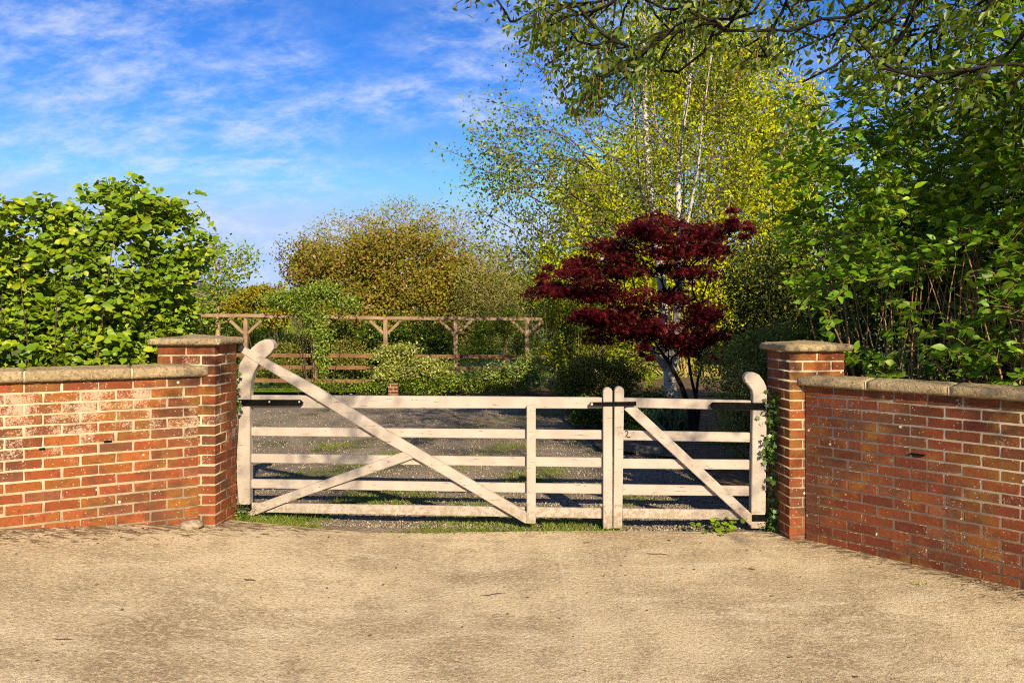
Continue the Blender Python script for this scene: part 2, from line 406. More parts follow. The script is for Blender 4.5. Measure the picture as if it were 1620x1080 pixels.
M_CONC, M_GRAV = concrete_mat(), gravel_mat()
M_LAWN = simple('lawn_turf', (0.13, 0.20, 0.014), (0.20, 0.26, 0.022), 3, bump=0.8, bs=90)
M_SOIL = simple('bed_soil', (0.15, 0.095, 0.052), (0.08, 0.05, 0.03), 6, bump=1.0, bs=40)
M_FIELD = simple('field_grass', (0.09, 0.13, 0.02), (0.14, 0.17, 0.03), 0.3)
M_HILL = simple('wooded_hill', (0.04, 0.07, 0.035), (0.07, 0.10, 0.05), 0.06)

xs = np.concatenate([np.linspace(-1500, -12, 10), np.linspace(-10, 10, 41), np.linspace(12, 1500, 10)])
ys = np.concatenate([np.linspace(-600, -5, 8), np.linspace(-4, 16, 41), np.linspace(20, 2400, 14)])
X, Y = np.meshgrid(xs, ys)
Z = gz(np.clip(X, -6, 50), Y) - 0.06
i = np.arange(len(ys) - 1)[:, None] * len(xs) + np.arange(len(xs) - 1)[None, :]
o = obj('ground', mesh_data('ground', np.stack([X, Y, Z], -1).reshape(-1, 3), np.stack([i, i + 1, i + len(xs) + 1, i + len(xs)], -1).reshape(-1, 4), M_FIELD, True), kind='structure')
rg = np.random.default_rng(3)
edge_n = np.cumsum(rg.normal(0, 1, 400)); edge_n = (edge_n - np.linspace(edge_n[0], edge_n[-1], 400)); edge_n = edge_n / np.abs(edge_n).max() * 0.05
def conc_edge(X, Y):
    e = 6.30 + 0.02 * X + np.interp(X, np.linspace(-8, 8, 400), edge_n)
    t = (Y - 5.6) / (6.3 - 5.6)
    return X, np.where(Y > 5.6, 5.6 + np.clip(t, 0, 1) * (e - 5.6), Y)
V, Q = sheet(-8, 8, -6, 6.3, 161, 124, lambda x, y: gz(x, y) + 0.006 * np.sin(x * 1.7 + y) * np.sin(y * 1.3), conc_edge)
obj('driveway', mesh_data('driveway', V, Q, M_CONC, True), kind='structure')
V, Q = sheet(-9, 9, 5.9, 17.3, 90, 58, lambda x, y: gz(x, y) - 0.026 + 0.012 * np.sin(x * 2.1) * np.sin(y * 1.7))
obj('gravel_yard', mesh_data('gravel_yard', V, Q, M_GRAV, True), kind='structure')
V, Q = sheet(-13, 6, 17.9, 27, 30, 12, lambda x, y: 0 * x + 0.012)
obj('lawn', mesh_data('lawn', V, Q, M_LAWN, True), kind='structure')
def bed_edge(X, Y):
    return X, Y
V, Q = sheet(-3.4, 8, 17.0, 22, 24, 8, lambda x, y: 0 * x + 0.03 + 0.02 * np.sin(3 * x))
obj('back_bed_soil', mesh_data('back_bed_soil', V, Q, M_SOIL, True), kind='structure')
def rb_edge(X, Y):
    left = 2.1 - 1.1 * sstep(9.4, 10.3, Y) + 0.12 * np.sin(Y * 1.3)
    t = (X - 1.0) / 8.0
    return left + t * (9 - left), Y
V, Q = sheet(1, 9, 7.6, 16.9, 20, 30, lambda x, y: 0 * x + 0.02, rb_edge)
obj('side_bed_soil', mesh_data('side_bed_soil', V, Q, M_SOIL, True), kind='structure')
th = np.linspace(R(35), R(145), 40)
hx = np.cos(th) * 700; hy = np.sin(th) * 700
hz = 40 + 9 * np.sin(th * 9) + 5 * np.sin(th * 23)
V = np.concatenate([np.stack([hx, hy, 0 * hz - 1], -1), np.stack([hx * 1.15, hy * 1.15, hz], -1), np.stack([hx * 1.5, hy * 1.5, 0 * hz - 2], -1)])
i = np.arange(39)
Q = np.concatenate([np.stack([i, i + 1, i + 41, i + 40], -1), np.stack([i + 40, i + 41, i + 81, i + 80], -1)])
obj('hills', mesh_data('hills', V, Q, M_HILL, True), kind='structure')

# ------------------------------------------------------------------ brickwork
rb = np.random.default_rng(11)
BH, BL, BD, J = 0.065, 0.215, 0.1025, 0.010
def brick_mesh(L, D, variant):
    """one brick: x along the face, y into the wall (face at y=0), z up; worn arrises"""
    r = np.random.default_rng(variant * 17 + int(L * 1000) + int(D * 77))
    bm = box_bm(0, L, 0, D, 0, BH, 0.0045, 1)
    for v in bm.verts:
        v.co += Vector(r.normal(0, 0.0011, 3))
    me = bpy.data.meshes.new('brick'); bm.to_mesh(me); bm.free()
    me.materials.append(M_BRICK)
    return me
_bc = {}
def brick_of(L, D):
    k = (round(L, 3), round(D, 3), int(rb.integers(0, 5)))
    if k not in _bc: _bc[k] = brick_mesh(*k)
    return _bc[k]
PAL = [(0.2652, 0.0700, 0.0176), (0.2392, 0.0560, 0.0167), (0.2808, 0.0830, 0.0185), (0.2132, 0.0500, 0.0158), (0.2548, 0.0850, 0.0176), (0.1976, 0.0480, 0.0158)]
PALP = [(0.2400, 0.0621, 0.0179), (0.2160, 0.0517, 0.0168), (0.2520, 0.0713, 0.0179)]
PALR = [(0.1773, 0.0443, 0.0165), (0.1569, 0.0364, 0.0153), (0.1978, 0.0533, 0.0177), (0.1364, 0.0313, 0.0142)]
def brick_color(pal, dark=0.12, lime=0.2):
    c = np.array(pal[int(rb.integers(0, len(pal)))]) * rb.uniform(0.85, 1.12)
    if rb.random() < dark: c = np.array((0.16, 0.055, 0.026)) * rb.uniform(0.8, 1.3)
    return (*c, float(np.clip(lime, 0, 1)))
def lay(parent, L, D, x, y, z, color, tilt=True, turn=0.0):
    o = bpy.data.objects.new('brick', brick_of(L, D))
    COL.objects.link(o); o.parent = parent
    o.location = (x, y + (float(np.clip(rb.normal(0, 0.0008), -0.002, 0.0012)) if tilt else 0), z + rb.normal(0, 0.0009))
    o.rotation_euler = (rb.normal(0, 0.005), rb.normal(0, 0.004), turn + rb.normal(0, 0.0025))
    o.color = color
    return o

def rough_slab(x0, x1, y0, y1, z0, z1, crown=0.0, ridge='x', seed=0, rough=0.0016, res=0.03):
    """a stone slab with a weathered top (raised along its middle) and uneven edges"""
    r = np.random.default_rng(seed)
    nx = max(3, int((x1 - x0) / res)); ny = max(3, int((y1 - y0) / res)); nz = 3
    bm = bmesh.new()
    bmesh.ops.create_cube(bm, size=1)
    bmesh.ops.bevel(bm, geom=list(bm.edges), offset=0.001, segments=1, affect='EDGES')
    bm.free()
    us = np.linspace(0, 1, nx + 1); vs = np.linspace(0, 1, ny + 1); ws = np.linspace(0, 1, nz + 1)
    pts, idx, faces = [], {}, []
    def P(i, j, k):
        key = (i, j, k)
        if key not in idx:
            idx[key] = len(pts)
            u, v, ww = us[i], vs[j], ws[k]
            x = x0 + u * (x1 - x0); y = y0 + v * (y1 - y0)
            if ridge == 'x': top = z1 + crown * (1 - abs(2 * v - 1))
            else: top = z1 + crown * (1 - max(abs(2 * v - 1), abs(2 * u - 1)))
            z = z0 + ww * (top - z0)
            e = 0.004                                                  # soften arrises
            nb = (i in (0, nx)) + (j in (0, ny)) + (k in (0, nz))
            if nb >= 2:
                if i in (0, nx): x += e * (1 if i == 0 else -1)
                if j in (0, ny): y += e * (1 if j == 0 else -1)
                if k in (0, nz): z += e * (1 if k == 0 else -1)
            n = r.normal(0, rough, 3)
            pts.append((x + n[0], y + n[1], z + n[2] * 0.8))
        return idx[key]
    for i in range(nx):
        for j in range(ny):
            faces.append((P(i, j, 0), P(i, j + 1, 0), P(i + 1, j + 1, 0), P(i + 1, j, 0)))
            faces.append((P(i, j, nz), P(i + 1, j, nz), P(i + 1, j + 1, nz), P(i, j + 1, nz)))
    for i in range(nx):
        for k in range(nz):
            faces.append((P(i, 0, k), P(i + 1, 0, k), P(i + 1, 0, k + 1), P(i, 0, k + 1)))
            faces.append((P(i, ny, k), P(i, ny, k + 1), P(i + 1, ny, k + 1), P(i + 1, ny, k)))
    for j in range(ny):
        for k in range(nz):
            faces.append((P(0, j, k), P(0, j, k + 1), P(0, j + 1, k + 1), P(0, j + 1, k)))
            faces.append((P(nx, j, k), P(nx, j + 1, k), P(nx, j + 1, k + 1), P(nx, j, k + 1)))
    return np.array(pts), np.array(faces)

TH = 0.215
def brick_wall(name, label, base, ang, length, ztop, zbot, pal, first_half, lime_fn, copings, cop_top, flip):
    """local x runs along the wall face from the pillar outwards; face at y=0, wall body towards +y.
    flip: the wall runs leftwards from its pillar, so bricks count towards -x"""
    t = thing(name, label, 'wall', base, (0, 0, ang))
    sg = -1 if flip else 1
    rows = int(math.ceil((ztop - zbot) / 0.075))
    a, b = (0.012, length) if not flip else (-length, -0.012)
    obj('mortar', mesh_data('mortar', *box_arr(a, b, 0.0032, TH - 0.0032, zbot, ztop - 0.001), M_MORTAR), t)
    for r in range(rows):
        z = ztop - 0.075 * (r + 1) + J * 0.5
        x = 0.014
        first = True
        while x < length:
            L = BL
            if first and (r % 2 == first_half): L = 0.1025
            first = False
            xx = x + rb.normal(0, 0.0015)
            u = x + L / 2
            col = brick_color(pal, 0.10 if not flip else 0.13, lime_fn(u, r))
            if flip and r >= 12 + (u < 0.75) + (u < 0.3): col = (*(np.array((0.28, 0.072, 0.020)) * rb.uniform(0.92, 1.08)), 0.0)
            lay(t, L, BD, -xx - L if flip else xx, 0, z, col)
            x += L + J
    zc0 = ztop
    for k, (u0, u1) in enumerate(copings):
        lo, hi = (u0, u1) if not flip else (-u1, -u0)
        Vv, Fq = rough_slab(lo + 0.004, hi - 0.004, -0.048, TH + 0.048, zc0 + 0.002, cop_top, 0.022, 'x', seed=k + 5 + 40 * flip)
        obj('coping_stone', mesh_data('coping_stone', Vv, Fq, M_COPING), t)
        if k:
            e = lo if not flip else hi
            obj('coping_joint', mesh_data('coping_joint', *box_arr(e - 0.006, e + 0.006, -0.044, TH + 0.044, zc0 + 0.004, cop_top - 0.003), M_MORTAR), t)
    return t
def box_arr(x0, x1, y0, y1, z0, z1):
    V = np.array([(x, y, z) for z in (z0, z1) for y in (y0, y1) for x in (x0, x1)], float)
    Q = np.array([(0, 2, 3, 1), (4, 5, 7, 6), (0, 1, 5, 4), (2, 6, 7, 3), (0, 4, 6, 2), (1, 3, 7, 5)])
    return V, Q

LW_BASE, LW_ANG = (-2.345, 5.953, 0), math.atan2(0.5, 0.866)
RW_BASE, RW_ANG = (2.258, 6.108, 0), math.atan2(-0.763, 0.647)
left_wall = brick_wall('brick_wall', 'low orange brick garden wall on the left, patched with pale lime bloom, under a sandstone coping', LW_BASE, LW_ANG, 3.0, 1.262, 0.0, PAL, 1,
    lambda u, r: np.clip(0.95 - abs(r - 2) * 0.12 - 0.25 * (u < 0.35) + rb.normal(0, 0.15), 0, 1) if r > 0 else 0.35,
    [(-0.055, 0.47), (0.47, 1.13), (1.13, 1.83), (1.83, 2.5), (2.5, 3.1)], 1.338, True)
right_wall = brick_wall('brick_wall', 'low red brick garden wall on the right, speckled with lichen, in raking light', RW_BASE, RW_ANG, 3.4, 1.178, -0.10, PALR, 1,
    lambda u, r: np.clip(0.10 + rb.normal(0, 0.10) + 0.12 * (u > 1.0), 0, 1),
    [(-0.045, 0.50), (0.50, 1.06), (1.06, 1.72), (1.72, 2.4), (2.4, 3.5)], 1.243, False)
# iron pegs left in the walls
for (u, z, flip, L) in ((0.60, 0.815, True, 0.05), (1.01, 0.795, True, 0.035)):
    o = bm_obj('iron_peg', box_bm(-u - L, -u, -0.012, 0.05, z, z + 0.012, 0.002), M_IRON, left_wall)
o = bm_obj('iron_peg', box_bm(0.80, 0.895, -0.022, 0.05, 0.754, 0.764, 0.002), M_IRON, right_wall)

def brick_pillar(name, label, corner, ang, z0, z1, side, pal, cap_z, limes):
    """square pier of two bricks a side. Local x along the front face, y to the back, origin at the front corner beside the gate.
    side=+1: pillar body lies towards -x (left pillar); side=-1: towards +x"""
    Wd = 0.44
    t = thing(name, label, 'pillar', corner, (0, 0, ang))
    x0 = -Wd if side > 0 else 0.0
    obj('mortar', mesh_data('mortar', *box_arr(x0 + 0.004, x0 + Wd - 0.004, 0.004, Wd - 0.004, z0, z1 - 0.001), M_MORTAR), t)
    rows = int(round((z1 - z0) / 0.075))
    for r in range(rows):
        z = z1 - 0.075 * (r + 1) + J * 0.5
        odd = r % 2
        def colr():
            if side > 0 and r >= rows - 3: return (*(np.array((0.28, 0.072, 0.020)) * rb.uniform(0.92, 1.06)), 0.0)
            return brick_color(pal, 0.12, limes(r))
        # pinwheel of four bricks with closers round a mortar-filled middle, mirrored on alternate courses
        h = BD; s = BL
        if odd == 0:
            spec = [('f', 0, s), ('f', s + J, s), ('b', 0, s), ('b', s + J, s), ('l', h + J, s), ('r', h + J, s)]
        else:
            spec = [('f', h + J, s), ('b', h + J, s), ('l', 0, s), ('l', s + J, s), ('r', 0, s), ('r', s + J, s)]
        for f, a, L in spec:
            if f == 'f': lay(t, L, h, x0 + a, 0, z, colr())
            elif f == 'b': lay(t, L, h, x0 + a + L, Wd, z, colr(), turn=math.pi)
            elif f == 'l': lay(t, L, h, x0, a + L, z, colr(), turn=-math.pi / 2)
            else: lay(t, L, h, x0 + Wd, a, z, colr(), turn=math.pi / 2)
    Vv, Fq = rough_slab(x0 - 0.05, x0 + Wd + 0.05, -0.05, Wd + 0.05, z1 + 0.002, cap_z, 0.028, 'p', seed=91 + side, rough=0.0022)
    obj('cap_stone', mesh_data('cap_stone', Vv, Fq, M_COPING), t)
    return t
LP_ANG = -0.022
RP_ANG = math.atan2(0.072, 0.997)
left_pillar = brick_pillar('brick_pillar', 'square brick gate pillar at the left end of the gates, above a grey stone', (-2.233, 5.94, 0), LP_ANG, 0.07, 1.495, 1, PAL, 1.545,
    lambda r: float(np.clip(0.62 - 0.05 * abs(r - 4) + rb.normal(0, 0.15), 0, 1)) if r > 0 else 0.0)
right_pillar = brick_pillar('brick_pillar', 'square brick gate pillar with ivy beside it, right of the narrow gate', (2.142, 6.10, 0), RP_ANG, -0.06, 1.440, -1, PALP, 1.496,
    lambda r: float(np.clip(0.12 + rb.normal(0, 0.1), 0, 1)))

# ------------------------------------------------------------------ gates
GA, GB = np.array([-2.285, 6.55]), np.array([2.052, 6.38])
GU = (GB - GA) / np.linalg.norm(GB - GA)
GANG = math.atan2(GU[1], GU[0])
GN = np.array([-GU[1], GU[0]])
def gp(px, py):
    """photo pixel -> (distance along the gate line, height)"""
    k = (px - CX) / F
    # point (k*d, d) on the line GA + s*GU
    d = (GA[0] * GU[1] - GA[1] * GU[0]) / (k * GU[1] - GU[0])
    s = (k * d - GA[0]) * GU[0] + (d - GA[1]) * GU[1]
    return (s, CAMZ - (py - HY) / F * d)
def gpoly(pts): return [gp(*p) for p in pts]
def gbar(name, pts, parent, y0, y1, mat=None, bevel=0.004, org=(0, 0)):
    q = [(a - org[0], b - org[1]) for a, b in gpoly(pts)]
    return bm_obj(name, outline_bar(q, y0, y1, bevel), mat or M_PAINT, parent)
def gate_root(label, px, py):
    s, z = gp(px, py)
    t = thing('wooden_gate', label, 'gate', (GA[0] + GU[0] * s, GA[1] + GU[1] * s, z), (0, 0, GANG))
    return t, (s, z)
def bolt(parent, px, py, org, y, r=0.011, mat=None):
    s, z = gp(px, py)
    bm = bmesh.new()
    bmesh.ops.create_uvsphere(bm, u_segments=8, v_segments=5, radius=r)
    for v in bm.verts: v.co = (v.co.x + s - org[0], v.co.y * 0.55 + y, v.co.z + z - org[1])
    return bm_obj('bolt', bm, mat or M_BOLT, parent, True)

big, ob = gate_root('wide cream painted five bar gate with two long diagonal braces', 386, 812)
sm, osm = gate_root('narrow cream painted gate with one diagonal brace beside the ivy', 1200, 834)
# wide gate: rails stand 0..35 mm, stiles -30..45, braces -38..0 in front
gbar('hanging_stile', [(374.5, 809), (375, 640), (377, 600), (381.5, 575), (391, 559.5), (402, 548.5), (412, 540), (422, 536.3), (430, 537), (435.5, 543), (435, 551), (430, 558),
    (420.5, 566.5), (411.5, 575), (404.5, 587), (400, 600), (397.8, 616), (397.5, 640), (397, 809)], big, -0.035, 0.05, org=ob)
gbar('top_rail', [(397.2, 645), (397.2, 625), (700, 626.6), (954, 628.7), (954, 646)], big, -0.004, 0.055, org=ob)
for (a, b, c, d) in ((675.6, 689.2, 680.4, 695), (717.8, 731.8, 724, 739), (758, 772.2, 766, 781.2), (795.5, 810, 804, 820)):
    gbar('rail', [(397.2, b), (397.2, a), (954, c), (954, d)], big, 0.004, 0.034, org=ob)
gbar('diagonal_brace', [(378.3, 553.5), (383, 545.2), (505, 611.6), (609, 676.5), (680, 718.2), (833.2, 808), (833.2, 826), (829, 824.5), (680, 736.5), (600, 691.5), (500, 630), (410, 574.2)], big, -0.042, -0.005, org=ob)
gbar('diagonal_brace', [(394, 812.5), (401, 803), (415, 793.5), (642, 712.2), (657, 722.4), (640, 729), (452, 794), (400, 815)], big, -0.036, 0.003, org=ob)
gbar('upright', [(833.5, 825.5), (833.5, 640), (847.5, 640), (847.5, 825.5)], big, -0.046, -0.006, org=ob)
gbar('meeting_stile', [(953.8, 834.3), (953.8, 618), (955.5, 614.3), (959, 612.6), (963, 612.6), (966.5, 614.3), (968.2, 618), (968.2, 834.3)], big, -0.035, 0.05, org=ob)
st = gbar('hinge_strap', [(373.6, 641), (373.6, 631), (478, 631.2), (483, 636), (478, 641)], big, -0.046, -0.037, M_IRON, 0.002, org=ob)
for px in (384, 429, 476): bolt(st, px, 634.5, ob, -0.047, 0.009)
gbar('iron_band', [(373.2, 806.5), (373.2, 796), (397.6, 796), (397.6, 806.5)], big, -0.039, 0.054, M_IRON, 0.002, org=ob)
la = gbar('latch_bar', [(933, 641), (931.8, 638), (933, 635), (999, 634.2), (1005.5, 634), (1005.5, 640.5)], big, -0.052, -0.040, M_IRON, 0.002, org=ob)
bolt(la, 935.5, 638.2, ob, -0.053, 0.012)
for p in ((505, 632), (609, 688), (685, 733), (730, 760), (822, 815), (617, 728), (508, 767), (404, 805)): bolt(big, *p, ob, -0.042, 0.009, M_PAINT)
for p in ((840, 648), (840, 691), (840, 733), (838, 775), (838, 810)): bolt(big, *p, ob, -0.047, 0.009)
# narrow gate
gbar('meeting_stile', [(969.8, 833.6), (971.8, 617), (973.5, 613), (977, 611.2), (981.5, 611.2), (985, 613), (986.7, 617), (983.6, 833.6)], sm, -0.035, 0.05, org=osm)
gbar('hanging_stile', [(1186.4, 833.6), (1189.5, 640), (1189.8, 625), (1188.8, 617), (1184, 610), (1178, 603.5), (1176, 597), (1177.5, 591.5), (1183, 588.6), (1191, 588.4), (1199, 592), (1206, 601), (1210.5, 611), (1211.5, 625), (1209, 833.6)], sm, -0.035, 0.05, org=osm)
gbar('top_rail', [(986, 644.3), (986, 629.4), (1190, 633.5), (1190, 648.3)], sm, -0.004, 0.055, org=osm)
for (a, b, c, d) in ((680.8, 696, 684.4, 699.4), (725.8, 741, 727.5, 742.8), (766.4, 783, 769, 784.4), (804.4, 819.7, 807, 822.6)):
    gbar('rail', [(985, b), (985, a), (1189.5, c), (1189.5, d)], sm, 0.004, 0.034, org=osm)
gbar('diagonal_brace', [(986.5, 646.5), (990, 643.5), (1006.5, 643), (1110, 739), (1188, 811.5), (1187.5, 829.5), (1184, 828), (1090, 741.5)], sm, -0.042, -0.005, org=osm)
sb = gbar('hinge_strap', [(1124.5, 646), (1122, 643), (1122, 638), (1125, 635), (1209, 636.3), (1209, 647.4)], sm, -0.046, -0.037, M_IRON, 0.002, org=osm)
for px in (1136, 1166, 1196): bolt(sb, px, 641.3, osm, -0.047, 0.007, M_IRON)
gbar('iron_band', [(1186.4, 822.6), (1186.6, 812), (1210, 812), (1209.6, 822.6)], sm, -0.039, 0.054, M_IRON, 0.002, org=osm)
for p in ((1046, 688.5), (1094, 734), (1140, 777), (1180, 818)): bolt(sm, *p, osm, -0.042, 0.009, M_PAINT)
# the dark numeral 2 on the second rail of the narrow gate
s0, z0 = gp(988.5, 692.5)
num = [(0.0, 0.048), (0.010, 0.056), (0.022, 0.054), (0.026, 0.042), (0.018, 0.026), (0.004, 0.008), (0.018, 0.012), (0.034, 0.004), (0.044, 0.010)]
ch = np.array([(s0 - osm[0] + a, 0.0025, z0 - osm[1] + b) for a, b in num])
Vn, Qn = tubes([(ch, np.full(len(ch), 0.0042))], 6)
Vn[:, 1] = 0.0025 + (Vn[:, 1] - 0.0025) * 0.35
obj('numeral', mesh_data('numeral', Vn, Qn, M_IRON, True), sm)

# grey stone at the foot of the left pillar
r = np.random.default_rng(5)
bm = bmesh.new(); bmesh.ops.create_icosphere(bm, subdivisions=3, radius=1)
for v in bm.verts:
    n = v.co.normalized()
    k = 1 + 0.10 * math.sin(n.x * 5 + 1) * math.cos(n.y * 4) + 0.08 * math.sin(n.z * 7 + n.x * 3) + r.normal(0, 0.02)
    v.co = Vector((math.copysign(abs(n.x) ** 0.75, n.x) * 0.082 * k, n.y * 0.05 * k, math.copysign(abs(n.z) ** 0.7, n.z) * 0.034 * k))
M_STONE = simple('grey_stone', (0.38, 0.30, 0.20), (0.20, 0.16, 0.11), 30, bump=0.9)
rk = bm_obj('stone', bm, M_STONE, None, True)
rp = W(303, 822, 5.82); rk.location = (rp[0], 5.82, float(gz(rp[0], 5.82)) + 0.028); rk.rotation_euler = (0.05, -0.04, 0.1)
tag(rk, 'rough grey stone lying at the foot of the left brick pillar', 'stone')

# ------------------------------------------------------------------ pergola fence at the back
FD = 17.5
fence = thing('pergola_fence', 'brown timber rail fence with a pergola beam on braced posts behind the gravel', 'fence', (0, FD, 0))
def fx(px): return (px - CX) / F * FD
def fz(py): return CAMZ - (py - HY) / F * FD
posts = [389, 499, 610, 721, 834]
for px in posts:
    bm_obj('post', box_bm(fx(px) - 0.045, fx(px) + 0.045, -0.045, 0.045, -0.1, fz(506) - 0.002, 0.006), M_BEAM, fence)
    for sgn in (-1, 1):
        a = np.array((fx(px) + sgn * 0.046, fz(527))); b = np.array((fx(px) + sgn * 0.345, fz(507) + 0.0))
        u = (b - a) / np.linalg.norm(b - a); n = np.array((-u[1], u[0])) * 0.03
        bm_obj('brace', outline_bar([tuple(a + n), tuple(a - n), tuple(b - n), tuple(b + n)], -0.03, 0.03, 0.004), M_BEAM, fence)
for (a, b, za, zb) in ((290, 499, 498.5, 500), (499, 610, 500.2, 503.2), (610, 721, 503.2, 503.8), (721, 858, 503.8, 504.6)):
    xa, xb = fx(a) + 0.004, fx(b) - 0.004
    bm_obj('beam', outline_bar([(xa, fz(za + 2.6)), (xb, fz(zb + 2.6)), (xb, fz(zb - 2.6)), (xa, fz(za - 2.6))], -0.05, 0.05, 0.005), M_BEAM, fence)
for (yl, yr) in ((561, 564.3), (579.5, 583), (601, 604)):
    cuts = [330, 499, 610, 721, 862]
    for a, b in zip(cuts[:-1], cuts[1:]):
        f = lambda q: yl + (yr - yl) * (q - 330) / 532
        bm_obj('rail', outline_bar([(fx(a) + .004, fz(f(a) + 3)), (fx(b) - .004, fz(f(b) + 3)), (fx(b) - .004, fz(f(b) - 3)), (fx(a) + .004, fz(f(a) - 3))], -0.085, -0.048, 0.004), M_RAIL, fence)
# small brick pier before the fence
pier = thing('brick_pier', 'small free-standing brick pier in front of the rail fence', 'pier', (fx(621.5) * 16.3 / 17.5, 16.3, 0.0))
obj('mortar', mesh_data('mortar', *box_arr(-0.097, 0.097, 0.004, 0.19, -0.05, 0.345), M_MORTAR), pier)
for r_ in range(5):
    z = 0.35 - 0.075 * (r_ + 1) + 0.005
    for L, a in (((0.1, -0.1), (0.09, 0.01)) if r_ % 2 else ((0.04, -0.1), (0.15, -0.05))):
        lay(pier, L, 0.1, a, 0, z, brick_color(PALR, 0.1, 0.1))
    lay(pier, 0.19, 0.09, 0.1, 0.005, z, brick_color(PALR, 0.1, 0.1), turn=math.pi / 2)

# ------------------------------------------------------------------ plants
def tpl(kind):
    if kind == 'ovate':          # folded along the midrib, drooping tip
        V = [(0, 0, 0), (0.20, 0.20, 0.06), (0.28, 0.45, 0.05), (0.17, 0.76, -0.02), (0, 1.05, -0.16), (-0.17, 0.76, -0.02), (-0.28, 0.45, 0.05), (-0.20, 0.20, 0.06), (0, 0.3, -0.015), (0, 0.65, -0.05)]
        Fc = [(0, 1, 8), (1, 2, 8), (2, 9, 8), (2, 3, 9), (3, 4, 9), (4, 5, 9), (5, 6, 9), (6, 8, 9), (6, 7, 8), (7, 0, 8)]
    elif kind == 'round':
        V = [(0, 0, 0), (0.26, 0.08, 0.06), (0.41, 0.36, 0.12), (0.38, 0.64, 0.08), (0.17, 0.86, -0.02), (0.02, 1.08, -0.16), (-0.2, 0.84, -0.03), (-0.40, 0.60, 0.06), (-0.42, 0.34, 0.10), (-0.25, 0.06, 0.05), (0, 0.35, -0.03), (0, 0.7, -0.06)]
        Fc = [(0, 1, 10), (1, 2, 10), (2, 3, 11), (2, 11, 10), (3, 4, 11), (4, 5, 11), (5, 6, 11), (6, 7, 11), (7, 8, 11), (8, 10, 11), (8, 9, 10), (9, 0, 10)]
    elif kind == 'diamond':
        V = [(0, 0, 0), (0.3, 0.45, 0.05), (0, 1, -0.05), (-0.3, 0.45, 0.05)]
        Fc = [(0, 1, 2), (0, 2, 3)]
    elif kind == 'oval':
        V = [(0, 0, 0), (0.22, 0.35, 0.05), (0.17, 0.72, 0.0), (0, 1, -0.12), (-0.17, 0.72, 0.0), (-0.22, 0.35, 0.05)]
        Fc = [(0, 1, 2), (0, 2, 3), (0, 3, 4), (0, 4, 5)]
    elif kind == 'lance':
        V = [(0, 0, 0), (0.16, 0.4, 0.02), (0, 1, -0.12), (-0.16, 0.4, 0.02)]
        Fc = [(0, 1, 2), (0, 2, 3)]
    elif kind == 'maple':
        ang = np.radians([-80, -55, -32, -16, 0, 16, 32, 55, 80]); rad = [0.55, 0.26, 0.85, 0.32, 1.0, 0.32, 0.85, 0.26, 0.55]
        V = [(0, 0, 0)] + [(math.sin(a) * q, math.cos(a) * q, -0.12 * q * q) for a, q in zip(ang, rad)]
        Fc = [(0, i, i + 1) for i in range(1, 9)]
    elif kind == 'blade':
        V = [(0.06, 0, 0), (-0.06, 0, 0), (0.045, 0.5, 0.04), (-0.045, 0.5, 0.04), (0, 1, 0.22)]
        Fc = [(0, 2, 1), (1, 2, 3), (2, 4, 3)]
    elif kind == 'ivy':
        V = [(0, 0, 0), (0.4, -0.05, 0), (0.3, 0.3, 0.03), (0.5, 0.5, 0), (0.16, 0.6, 0.02), (0, 1, -0.05), (-0.16, 0.6, 0.02), (-0.5, 0.5, 0), (-0.3, 0.3, 0.03), (-0.4, -0.05, 0)]
        Fc = [(0, 1, 2), (0, 2, 4), (2, 3, 4), (0, 4, 6), (4, 5, 6), (0, 6, 8), (6, 7, 8), (0, 8, 9)]
    return np.array(V, float), np.array(Fc)
TPL = {k: tpl(k) for k in ('oval', 'ovate', 'round', 'diamond', 'lance', 'maple', 'blade', 'ivy')}
def frames(D, N):
    D = nrm(D); Xv = nrm(np.cross(D, N)); return Xv, D, np.cross(Xv, D)
def leaf_arrays(P, D, N, size, kind):
    V, Fc = TPL[kind]
    Xv, Dv, Nv = frames(D, N)
    size = np.broadcast_to(size, (len(P),))[:, None, None]
    out = P[:, None, :] + size * (V[None, :, 0:1] * Xv[:, None, :] + V[None, :, 1:2] * Dv[:, None, :] + V[None, :, 2:3] * Nv[:, None, :])
    k = len(V)
    return out.reshape(-1, 3), (Fc[None] + (np.arange(len(P)) * k)[:, None, None]).reshape(-1, Fc.shape[1])
def add_leaves(name, parent, P, D, N, size, kind, mat, single=0, part='leaf'):
    """leaf blades. single>0: that many which show largest become leaf objects of their own, the rest one part"""
    P = np.asarray(P); size = np.broadcast_to(size, (len(P),)).astype(float)
    keep = np.ones(len(P), bool)
    if single:
        px, py = PX(P)
        vis = (P[:, 1] > 1) & (px > 5) & (px < 1615) & (py > 5) & (py < 1075)
        score = np.where(vis, size / np.maximum(P[:, 1], 0.5) ** 1.0, -1)
        score = np.where(vis, score * (1 + 0.9 * front_rank(P)), -1)
        idx = np.argsort(-score)[:single]
        keep[idx] = False
        V, Fc = TPL[kind]
        me = mesh_data(part, V, Fc, mat)
        Xv, Dv, Nv = frames(D[idx], N[idx])
        lp = np.array(parent.location)
        for q, i in enumerate(idx):
            s = size[i]; p = P[i] - lp
            m = Matrix(((Xv[q, 0] * s, Dv[q, 0] * s, Nv[q, 0] * s, p[0]), (Xv[q, 1] * s, Dv[q, 1] * s, Nv[q, 1] * s, p[1]), (Xv[q, 2] * s, Dv[q, 2] * s, Nv[q, 2] * s, p[2]), (0, 0, 0, 1)))
            obj(part, me, parent, None, m)
    V, Fc = leaf_arrays(P[keep], D[keep], N[keep], size[keep], kind)
    return world_child(name, V, Fc, mat, parent, 'stuff')
